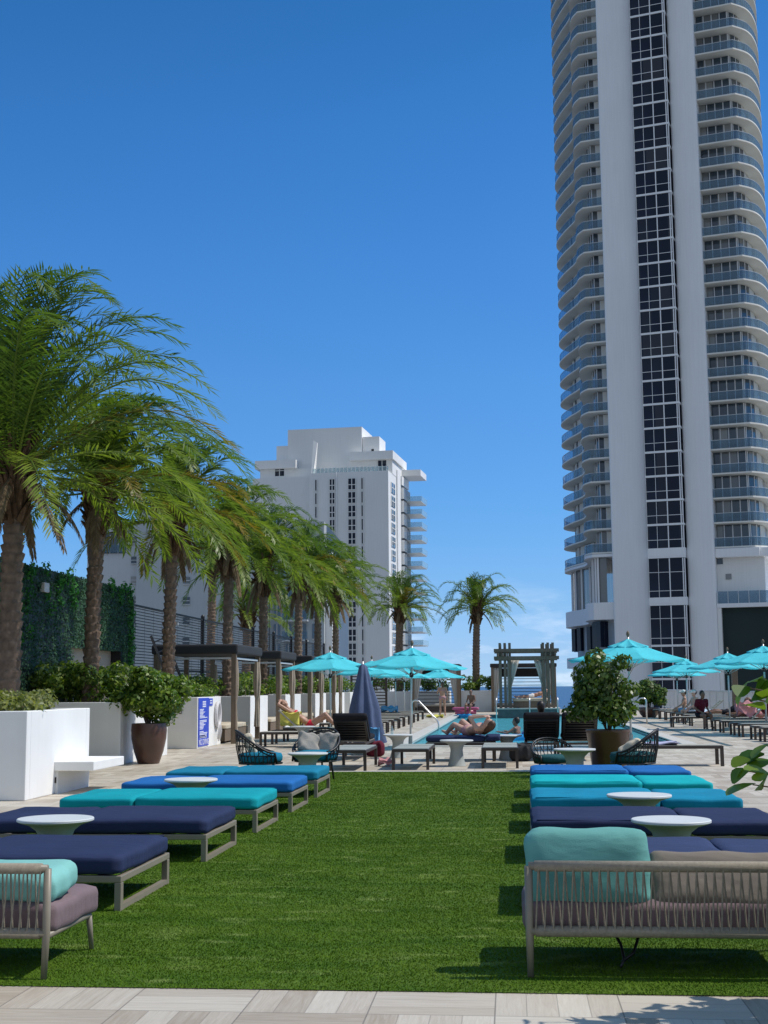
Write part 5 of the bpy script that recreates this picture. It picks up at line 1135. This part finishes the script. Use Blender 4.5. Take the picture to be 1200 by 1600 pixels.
def farcab(label, x0, x1, y0, y1, H, slats=True):
    t = thing('cabana', label, 'cabana', ((x0 + x1) / 2, (y0 + y1) / 2, 0), 0, 'cabanas at the far end of the pool'); a, b = (x1 - x0) / 2, (y1 - y0) / 2
    for sx in (-1, 1):
        for sy in (-1, 1): m = MB(); m.box((sx * (a - .07), sy * (b - .07), H / 2 - .1), (.14, .14, H - .2)); m.build('post', M.brownpost, t)
    m = MB(); m.b2(-a - .05, -b - .05, H - .22, a + .05, b + .05, H); m.build('roof', M.charcoal, t, bevel=.05)
    m = MB()
    for k in range(9): m.b2(-a + .14, b - .05, .35 + k * .19, a - .14, b - .02, .385 + k * .19)
    m.b2(-a + .14, b - .05, H - .75, a - .14, b - .02, H - .24)
    m.build('slatted_back', M.charcoal, t)
    for sx in (-1, 1):
        q = MB(); n = 12; vs = []
        for i in range(9):
            f = i / 8; wv = .42 * (1 - .75 * min(1, f / .8) ** 1.2) + .06
            for k in range(n + 1): vs.append((sx * (a - .14) - sx * wv * k / n, -b + .05 + .05 * math.sin(k * 1.7), H - .25 - f * (H - .55)))
        fs = [(i * (n + 1) + k, i * (n + 1) + k + 1, (i + 1) * (n + 1) + k + 1, (i + 1) * (n + 1) + k) for i in range(8) for k in range(n)]; q.add(vs, fs); c = q.build('curtain', M.curtainw, t, True); so = c.modifiers.new('thickness', 'SOLIDIFY'); so.thickness = .02
    m = MB(); m.cushion((0, 0, .42), (2 * a - .5, 2 * b - .5, .15), .05, n=8); m.build('mattress', M.greyfab, t, True); m = MB(); m.b2(-a + .3, -b + .3, .05, a - .3, b - .3, .345); m.build('daybed_base', M.darkwood, t); return t
farcab('dark cabana with tied curtains at the far left pool corner, behind the standing bather', xof(645, 76), xof(719, 76), 75, 77.4, 2.72)
farcab('dark cabana seen through the timber pavilion at the far pool end', xof(768, 78), xof(868, 78), 76.6, 79, 2.75)
# slatted screen and left far posts
t = thing('slatted_screen', 'dark slatted timber screen behind the closed navy umbrella', 'screen', (xof(575, 72), 72, 0)); m = MB()
for k in range(13): m.b2(-.9, -.02, .3 + k * .17, 1.0, .02, .36 + k * .17)
m.build('slat_panel', M.darkwood, t)
for x_ in (-.9, 0.05, 1.0): m = MB(); m.b2(x_ - .06, -.08, 0, x_ + .06, -.021, 2.6); m.build('post', M.darkwood, t)
# timber pavilion on its platform over the pool
t = thing('pavilion', 'grey timber pavilion with clustered posts on a tiled platform at the far pool end', 'pavilion', (xof(823, 67), 67, 0))
pl = MB(); pl.b2(-1.45, -1.4, -1.3, 1.55, 1.9, .33); pl.build('platform', M.darktile, t); pl = MB(); pl.b2(-1.5, -1.45, .331, 1.6, 1.95, .38); pl.build('platform_edge', M.coping, t)
for (sx, sy) in ((-1, -1), (1, -1), (-1, 1), (1, 1)):
    for k, (dx, dy) in enumerate(((0, 0), (.24, 0), (.48, 0))):
        m = MB(); m.box((sx * (1.3 - dx), sy * (1.15 - dy) + .2, .38 + 1.6), (.13, .15, 3.2)); m.build('post', M.greywood, t)
m = MB()
for y_ in (-1.05, 1.45):
    for z_ in (2.75, 3.12): m.b2(-1.6, y_ - .05, z_, 1.6, y_ + .05, z_ + .17)
for x_ in (-1.42, -1.18, -.94, .94, 1.18, 1.42): m.b2(x_ - .04, -1.3, 2.93, x_ + .04, 1.7, 3.08)
m.build('beam', M.greywood, t)
for (x_, f_) in ((-.95, 1), (.95, -1)):
    q = MB(); vs = []; n = 10
    for i in range(10):
        f = i / 9; wv = .5 * (1 - min(1, f / .75)) ** 1.0 + .09
        for k in range(n + 1): vs.append((x_ + f_ * wv * k / n, -.92 + .06 * math.sin(k * 2.1 + i * .2), 2.72 - f * 2.25))
    q.add(vs, [(i * (n + 1) + k, i * (n + 1) + k + 1, (i + 1) * (n + 1) + k + 1, (i + 1) * (n + 1) + k) for i in range(9) for k in range(n)]); c = q.build('curtain', M.curtainw, t, True); so = c.modifiers.new('thickness', 'SOLIDIFY'); so.thickness = .02
m = MB(); m.cushion((.15, .2, .78), (1.75, 1.5, .16), .05, n=8); m.build('mattress', M.beige, t, True); m = MB(); m.b2(-.68, -.5, .4, .98, .9, .7); m.build('daybed_base', M.greywood, t)

# ------------------------------------------------------------------ rails
def rail_u(label, pts, r=.022, name='pool_handrail'):
    m = MB(); m.tube(pts, r, 10); o = m.build(name, M.steel, None, True); return tag(o, label, 'handrail', 'steel pool handrails')
def arc(p0, p1, p2, n=6): return [tuple((1 - t_) ** 2 * np.array(p0) + 2 * t_ * (1 - t_) * np.array(p1) + t_ ** 2 * np.array(p2)) for t_ in np.linspace(0, 1, n)]
hx = xof(643, 47.5)
rail_u('steel handrail sloping into the left side of the pool', [(hx, 47.5, .02)] + arc((hx, 47.5, .85), (hx + .02, 47.5, 1.02), (hx + .25, 47.5, .95)) + arc((hx + .75, 47.5, .42), (hx + .93, 47.5, .3), (hx + .95, 47.5, .1)) + [(hx + .95, 47.5, -.5)], .03)
hx = xof(1009, 51)
rail_u('steel handrail by the right side of the pool, before the far shrub', [(hx, 51, .02)] + arc((hx, 51, .85), (hx - .02, 51, 1.02), (hx - .25, 51, .95)) + arc((hx - .75, 51, .42), (hx - .93, 51, .3), (hx - .95, 51, .1)) + [(hx - .95, 51, -.5)], .03)
for (px_, lb) in ((827, 'steel ladder rail in the pool before the pavilion platform'), (871, 'steel ladder rail right of the pavilion platform'), (775, 'short steel ladder rail left of the pavilion platform')):
    x_ = xof(px_, 64.5); rail_u(lb, [(x_, 64.5, -.6), (x_, 64.5, .5)] + arc((x_, 64.5, .7), (x_, 64.6, .95), (x_, 64.85, .9)) + [(x_, 65.2, .75), (x_, 65.3, .2)], .028)
t = thing('railing', 'pale picket railing along the right edge of the deck', 'railing', (9.35, 60, 0)); m = MB(); m.b2(-.03, -30, 1.14, .03, 24, 1.2); m.b2(-.02, -30, .1, .02, 24, .14); m.build('rail', M.alu, t)
m = MB()
for k in range(430): y_ = -30 + k * .125; m.b2(-.01, y_, .14, .01, y_ + .022, 1.14)
m.build('picket', M.alu, t)
for k in range(28): y_ = -30 + k * 2; m = MB(); m.b2(-.035, y_ + .03, 0, .035, y_ + .1, 1.139); m.build('post', M.alu, t)
t = thing('post', 'brown wooden post under the right umbrellas', 'post', (xof(1148, 48.5), 48.5, 0)); m = MB(); m.b2(-.1, -.1, 0, .1, .1, 2.25); m.build('shaft', M.brownpost, t, bevel=.01); m = MB(); m.b2(-.17, -.17, 2.25, .17, .17, 2.4); m.build('cap', M.tablebase, t)

# ------------------------------------------------------------------ people
def capsule(mb, a, b, ra, rb, n=10):
    a, b = Vector(a), Vector(b); d_ = b - a; L_ = max(d_.length, 1e-4); d_.normalize(); P = []; rr = []
    for k in range(4): q = math.sin(k / 4 * math.pi / 2); P.append(a - d_ * ra * (1 - k / 4) * .98); rr.append(max(.002, ra * math.sqrt(max(0, 1 - (1 - k / 4) ** 2 * .96))))
    P.append(a); rr.append(ra); P.append(b); rr.append(rb)
    for k in range(1, 5): P.append(b + d_ * rb * (k / 4) * .98); rr.append(max(.002, rb * math.sqrt(max(0, 1 - (k / 4) ** 2 * .96))))
    mb.tube(P, rr, n)
def ell(mb, c, r, rot=None, n=14, k=9):
    m3 = rot or Matrix.Identity(3); vs = []; c = Vector(c)
    for i in range(k + 1):
        t_ = math.pi * i / k
        for j in range(n): p_ = 2 * math.pi * j / n; vs.append(c + m3 @ Vector((r[0] * max(.02, math.sin(t_)) * math.cos(p_), r[1] * max(.02, math.sin(t_)) * math.sin(p_), r[2] * math.cos(t_))))
    fs = [(i * n + j, (i + 1) * n + j, (i + 1) * n + (j + 1) % n, i * n + (j + 1) % n) for i in range(k) for j in range(n)] + [tuple(range(n)), tuple(range(k * n, k * n + n))[::-1]]; mb.add(vs, fs)
def remesh(o, vox, smooth_it=4):
    md = o.modifiers.new('remesh', 'REMESH'); md.mode = 'VOXEL'; md.voxel_size = vox; sm = o.modifiers.new('smooth', 'SMOOTH'); sm.iterations = smooth_it; sm.factor = .5
    dg = bpy.context.evaluated_depsgraph_get(); me = bpy.data.meshes.new_from_object(o.evaluated_get(dg)); o.modifiers.clear(); old = o.data; o.data = me; bpy.data.meshes.remove(old)
    me.polygons.foreach_set('use_smooth', [True] * len(me.polygons))
def person(label, loc, rz, J, skin=None, hair=None, hairlen=0, face=(0, 1, 0), top=None, bottom=None, vox=.011, name='person', cap=None):
    """J: joints in metres; body one continuous skin; hair and clothes are its children"""
    skin = skin or M.skin; hair = hair or M.hair
    mb = MB(); g = lambda k: Vector(J[k])
    pel, ch, nk, hd = g('pelvis'), g('chest'), g('neck'), g('head'); ax = (nk - pel).normalized(); lr = (g('shR') - g('shL')).normalized(); fr = ax.cross(lr).normalized()
    tm = Matrix((lr, fr, ax)).transposed()
    ell(mb, pel, (.165, .115, .13), tm); ell(mb, (pel + ch) / 2, (.135, .095, .17), tm); ell(mb, ch, (.165, .11, .17), tm); ell(mb, ch + ax * .08, (.15, .09, .1), tm)
    capsule(mb, g('shL'), g('shR'), .06, .06); capsule(mb, ch + ax * .1, nk, .07, .055); capsule(mb, nk, hd, .052, .052)
    f = Vector(face).normalized(); up = (hd - nk).normalized(); sd_ = f.cross(up).normalized(); up2 = sd_.cross(f).normalized(); hm = Matrix((sd_, f, up2)).transposed()
    ell(mb, hd + up2 * .04, (.074, .092, .105), hm); ell(mb, hd - up2 * .035 + f * .02, (.058, .07, .07), hm); ell(mb, hd + f * .096 + up2 * .005, (.013, .02, .022), hm); ell(mb, hd + f * .084 - up2 * .045, (.022, .012, .008), hm)
    for q in (-1, 1): ell(mb, hd + sd_ * q * .076 + up2 * .01, (.01, .02, .03), hm); ell(mb, hd + f * .083 + sd_ * q * .03 + up2 * .035, (.014, .012, .009), hm)
    for q in 'LR':
        s_, e_, w_ = g('sh' + q), g('el' + q), g('ha' + q); capsule(mb, s_, e_, .05, .038); capsule(mb, e_, w_, .038, .026)
        d_ = (w_ - e_).normalized(); pd = g('palm' + q).normalized() if 'palm' + q in J else Vector((0, 0, -1)); pd = (pd - d_ * pd.dot(d_)).normalized(); ac = d_.cross(pd).normalized(); sg = 1 if q == 'R' else -1
        capsule(mb, w_, w_ + d_ * .06, .026, .03)
        for k, ln in enumerate((.07, .08, .075, .06)):
            b0_ = w_ + d_ * .075 + ac * (k - 1.5) * .021; capsule(mb, b0_, b0_ + d_ * ln * .55 + pd * .006, .0115, .0105, 6); capsule(mb, b0_ + d_ * ln * .55 + pd * .006, b0_ + d_ * ln * .95 + pd * .03, .0105, .009, 6)
        b0_ = w_ + d_ * .02 - ac * sg * .03; capsule(mb, b0_, b0_ + d_ * .045 - ac * sg * .03 + pd * .015, .0135, .011, 6)
        h_, k_, a_, t_ = g('hip' + q), g('kn' + q), g('an' + q), g('to' + q); capsule(mb, h_, k_, .085, .056); capsule(mb, k_, k_ + (a_ - k_) * .35, .053, .056); capsule(mb, k_ + (a_ - k_) * .35, a_, .054, .036); capsule(mb, a_, t_, .038, .026); capsule(mb, a_ - (t_ - a_).normalized() * .03, a_, .034, .036)
    body = mb.build(name, skin, None); remesh(body, vox); body.location = loc; body.rotation_euler = (0, 0, rz); tag(body, label, 'person')
    hb = MB(); ell(hb, hd + up2 * .055 - f * .018, (.083, .097, .108), hm)
    if hairlen: capsule(hb, hd - f * .05 + up2 * .02, hd - f * .07 - up2 * hairlen, .078, .05)
    h = hb.build('hair', hair, body); 
    # keep the face clear: shift hair backwards
    h.data.transform(Matrix.Translation(-f * .022 + up2 * .008)); remesh(h, .014, 3)
    if cap: cbm = MB(); ell(cbm, hd + up2 * .085 - f * .012, (.09, .103, .085), hm); capsule(cbm, hd + up2 * .08 + f * .08, hd + up2 * .07 + f * .15, .05, .045); c = cbm.build('cap', cap, body); remesh(c, .014, 2)
    if top == 'bikini' or top == 'bra':
        b = MB(); ell(b, ch + ax * .03, (.175, .122, .05), tm); b = b.build('bikini_top', bottom, body, True)
    elif top:
        b = MB(); ell(b, (pel + ch) / 2, (.16, .12, .22), tm); ell(b, ch, (.185, .13, .18), tm); capsule(b, g('shL'), g('shR'), .078, .078)
        for q in 'LR': capsule(b, g('sh' + q), g('sh' + q) + (g('el' + q) - g('sh' + q)) * .6, .075, .062)
        b = b.build('shirt', top, body); remesh(b, .016, 3)
    if bottom:
        b = MB(); ell(b, pel, (.178, .128, .10), tm)
        for q in 'LR': capsule(b, g('hip' + q), g('hip' + q) + (g('kn' + q) - g('hip' + q)) * (.12 if top in ('bikini', 'bra') or top is None and bottom is M.red else .4), .098, .086)
        b = b.build('swimwear', bottom, body); remesh(b, .016, 3)
    return body
def lying(knee=.32, arms='side', z=0.0, prop=0.25):
    """on the back along +x: feet at x=0, head at far end; prop raises chest"""
    c = prop
    J = dict(pelvis=(.85, 0, .12 + z), chest=(1.22, 0, .14 + c * .55 + z), neck=(1.40, 0, .17 + c * .8 + z), head=(1.53, 0, .22 + c * 1.0 + z),
             shL=(1.34, .17, .15 + c * .7 + z), shR=(1.34, -.17, .15 + c * .7 + z), hipL=(.82, .09, .11 + z), hipR=(.82, -.09, .11 + z),
             knL=(.42, .12, .08 + knee + z), knR=(.44, -.12, .06 + knee * .8 + z), anL=(.12 if knee > .2 else .0, .12, .06 + z), anR=(.14 if knee > .2 else .0, -.12, .06 + z), toL=(-.02 if knee > .2 else -.06, .13, .10 + z), toR=(0 if knee > .2 else -.06, -.13, .10 + z))
    if arms == 'side': J.update(elL=(1.1, .27, .08 + z), haL=(.86, .25, .08 + z), elR=(1.1, -.27, .08 + z), haR=(.86, -.25, .08 + z))
    elif arms == 'face': J.update(elL=(1.2, .24, .36 + c + z), haL=(1.44, .07, .38 + c + z), elR=(1.2, -.24, .36 + c + z), haR=(1.44, -.07, .38 + c + z))
    elif arms == 'head': J.update(elL=(1.62, .30, .22 + c + z), haL=(1.62, .09, .3 + c + z), elR=(1.62, -.30, .22 + c + z), haR=(1.62, -.09, .3 + c + z))
    return J
def sitting(z=.42, lean=.1, arms='knee', fwd=.42):
    """seated, facing +x"""
    J = dict(pelvis=(0, 0, z + .12), chest=(-lean * .5 + .02, 0, z + .42), neck=(-lean + .03, 0, z + .62), head=(-lean + .06, 0, z + .74), shL=(-lean * .9 + .02, .18, z + .56), shR=(-lean * .9 + .02, -.18, z + .56), hipL=(.05, .09, z + .09), hipR=(.05, -.09, z + .09),
             knL=(fwd, .14, z + .1), knR=(fwd, -.14, z + .1), anL=(fwd + .02, .14, .09), anR=(fwd + .02, -.14, .09), toL=(fwd + .16, .15, .035), toR=(fwd + .16, -.15, .035))
    if arms == 'knee': J.update(elL=(.08, .25, z + .32), haL=(.3, .16, z + .2), elR=(.08, -.25, z + .32), haR=(.3, -.16, z + .2))
    else: J.update(elL=(-.15, .3, z + .32), haL=(-.25, .3, z + .1), elR=(-.15, -.3, z + .32), haR=(-.25, -.3, z + .1))
    return J
# woman on the short navy lounger (head right, knees up to the left)
J = lying(.22, 'face', 0, .04); k_ = .86
J = {a: (b[0] * k_, b[1] * .95, b[2] * .95) for a, b in J.items()}
person('dark haired woman lying with raised knees on the navy mattress, hands at her face', (xof(698, 27.2), 27.22, .47), R(-50), J, M.skin2, M.hairb, .22, face=(-.35, -.35, .8), top='bikini', bottom=M.patternfab)
stand = dict(pelvis=(0, 0, .93), chest=(0, 0, 1.24), neck=(0, .01, 1.44), head=(0, .03, 1.55), shL=(-.18, 0, 1.38), shR=(.18, 0, 1.38), elL=(-.25, .02, 1.13), haL=(-.20, .2, 1.2), elR=(.26, .02, 1.12), haR=(.25, .12, .9), hipL=(-.09, 0, .9), hipR=(.09, 0, .9), knL=(-.10, .02, .49), knR=(.11, .04, .49), anL=(-.11, 0, .08), anR=(.13, 0, .08), toL=(-.12, .16, .03), toR=(.15, .16, .03))
person('woman in a pink bikini standing with her back turned at the far left pool edge', (xof(691, 66.5), 66.5, 0), R(10), stand, M.skin, M.hairb, .1, face=(-.2, 1, 0), top='bikini', bottom=M.patternfab)
person('bare chested man sitting on the pink float lounger at the far pool edge', (xof(737, 69.7), 69.75, 0), R(-120), sitting(.4, -.05), M.skin3, M.hair, 0, face=(1, .2, 0), bottom=M.blackfab)
o = MB(); o.cushion((0, 0, .3), (1.4, .6, .16), .07); o.b2(-.55, -.25, .02, .55, .25, .22); o = o.build('float_lounger', M.pink, None, True); o.location = (xof(727, 70.2), 70.2, 0); tag(o, 'pink cushioned float lounger at the far pool edge under the seated man', 'float')
Jr = lying(.30, 'head', 0, .42)
person('woman in a red swimsuit lying propped up on a left hand lounger, knees bent', (xof(525, 34.6) + .15, 34.6, .39), math.pi, Jr, M.skin, M.hairb, .15, face=(-.6, 0, .7), top='bikini', bottom=M.red)
cloth('yellow towel draped behind the woman in red', (-5.75, 34.6, .42), (.5, .6, .36), M.towely, amp=.03, seed=12)
sw = dict(sitting(-.35, .05, 'knee'))
def swimmer(label, x, y, rz, **k):
    J = {a: (b[0], b[1], b[2] - .62) for a, b in stand.items()}; J['elL'] = (-.35, .2, .62); J['haL'] = (-.3, .42, .66); J['elR'] = (.35, .2, .62); J['haR'] = (.3, .42, .66)
    J = {a: (b[0], b[1], b[2] - .42) for a, b in J.items()}
    return person(label, (x, y, -.12), rz, J, **k)
swimmer('dark haired swimmer beside the blue ring, behind the woman on the navy mattress', xof(732, 38.5), 38.5, R(40), skin=M.skin, bottom=M.blackfab)
swimmer('dark haired swimmer leaning on the small blue float at the right of the pool', xof(806, 39.5), 39.5, R(70), skin=M.skin3, bottom=M.blackfab)
o = MB(); o.tube([(.33 * math.cos(a), .33 * math.sin(a), 0) for a in np.linspace(0, 6.2832, 33)], .12, 12, False); o = o.build('swim_ring', M.floatblue, None, True); o.location = (xof(717, 39), 39, -.03); tag(o, 'blue inflatable ring floating behind the woman on the navy mattress', 'swim ring', 'blue pool floats')
o = MB(); o.cushion((0, 0, .06), (.9, .55, .2), .09, wob=.02); o.cushion((.32, 0, .16), (.24, .5, .2), .08); o = o.build('pool_float', M.floatblue, None, True); o.location = (xof(806, 39.2), 38.9, -.09); o.rotation_euler = (0, 0, .3); tag(o, 'small blue float holding the swimmer at the right of the pool', 'pool float', 'blue pool floats')
o = MB(); o.cushion((0, 0, .08), (.75, .5, .16), .07, wob=.02); o = o.build('pool_float', M.floatblue, None, True); o.location = (xof(723, 66), 67.6, -.09); tag(o, 'light blue float at the far pool edge below the seated man', 'pool float', 'blue pool floats')
# man lying in the pavilion, arm hanging
Jp = lying(.0, 'side', 0, .12); Jp['elR'] = (1.25, -.42, .1); Jp['haR'] = (1.2, -.5, -.16)
person('person lying on the pavilion bed with one arm hanging down', (xof(823, 67) - .55, 67.0, .86), R(12), Jp, M.skin, M.hair, 0, face=(0, -.6, .6), bottom=M.towelw)
# dark head in the right raised lounger
Jl = lying(.05, 'side', 0, .34)
person('person reclining in the dark raised lounger, only the dark head showing', (xof(842, 28.2) , 28.25, .46), -HP, {a: (b[0] * .98, b[1], b[2]) for a, b in Jl.items()}, M.skin3, M.hair, .1, face=(-.8, 0, .4), bottom=M.blackfab)
# right hand row
person('person in a maroon shirt and black shorts sitting hunched on a right row lounger', (xof(1095, 45.2) - .1, 45.0, 0), R(-60), sitting(.36, -.12), M.skin3, M.hair, 0, face=(.9, 0, -.2), top=M.maroon, bottom=M.blackfab)
person('sunbather in a white cap seated under the low right umbrella, left of a pair', (xof(1068, 54.4), 54.4, 0), R(170), sitting(.36, .05), M.skin, M.hair, 0, face=(1, .2, 0), bottom=M.towelb, cap=M.towelw)
person('sunbather in a white cap seated under the low right umbrella, right of a pair', (xof(1082, 52.6), 52.6, 0), R(200), sitting(.36, .1), M.skin2, M.hair, 0, face=(1, .1, 0), bottom=M.blackfab, cap=M.towelw)
Jx = lying(.12, 'side', 0, .55)
person('person reclining with a dark shirt near the right edge, before the railing', (xof(1190, 43.2) - .9, 43.3, .39), R(0), Jx, M.skin3, M.hair, 0, face=(-.5, 0, .6), top=M.maroon, bottom=M.towelp)
person('person in black lying with head down on a right row lounger, behind the raised one', (6.6, 47.1, .39), 0, lying(.1, 'side', 0, .3), M.skin3, M.hair, .15, face=(-.3, 0, .9), top=M.blackfab, bottom=M.blackfab)
cloth('pink and white towel hung over a lounger near the right edge', (xof(1163, 43.2), 43.2, .40), (.55, .6, .35), M.towelp, amp=.10, seed=14)
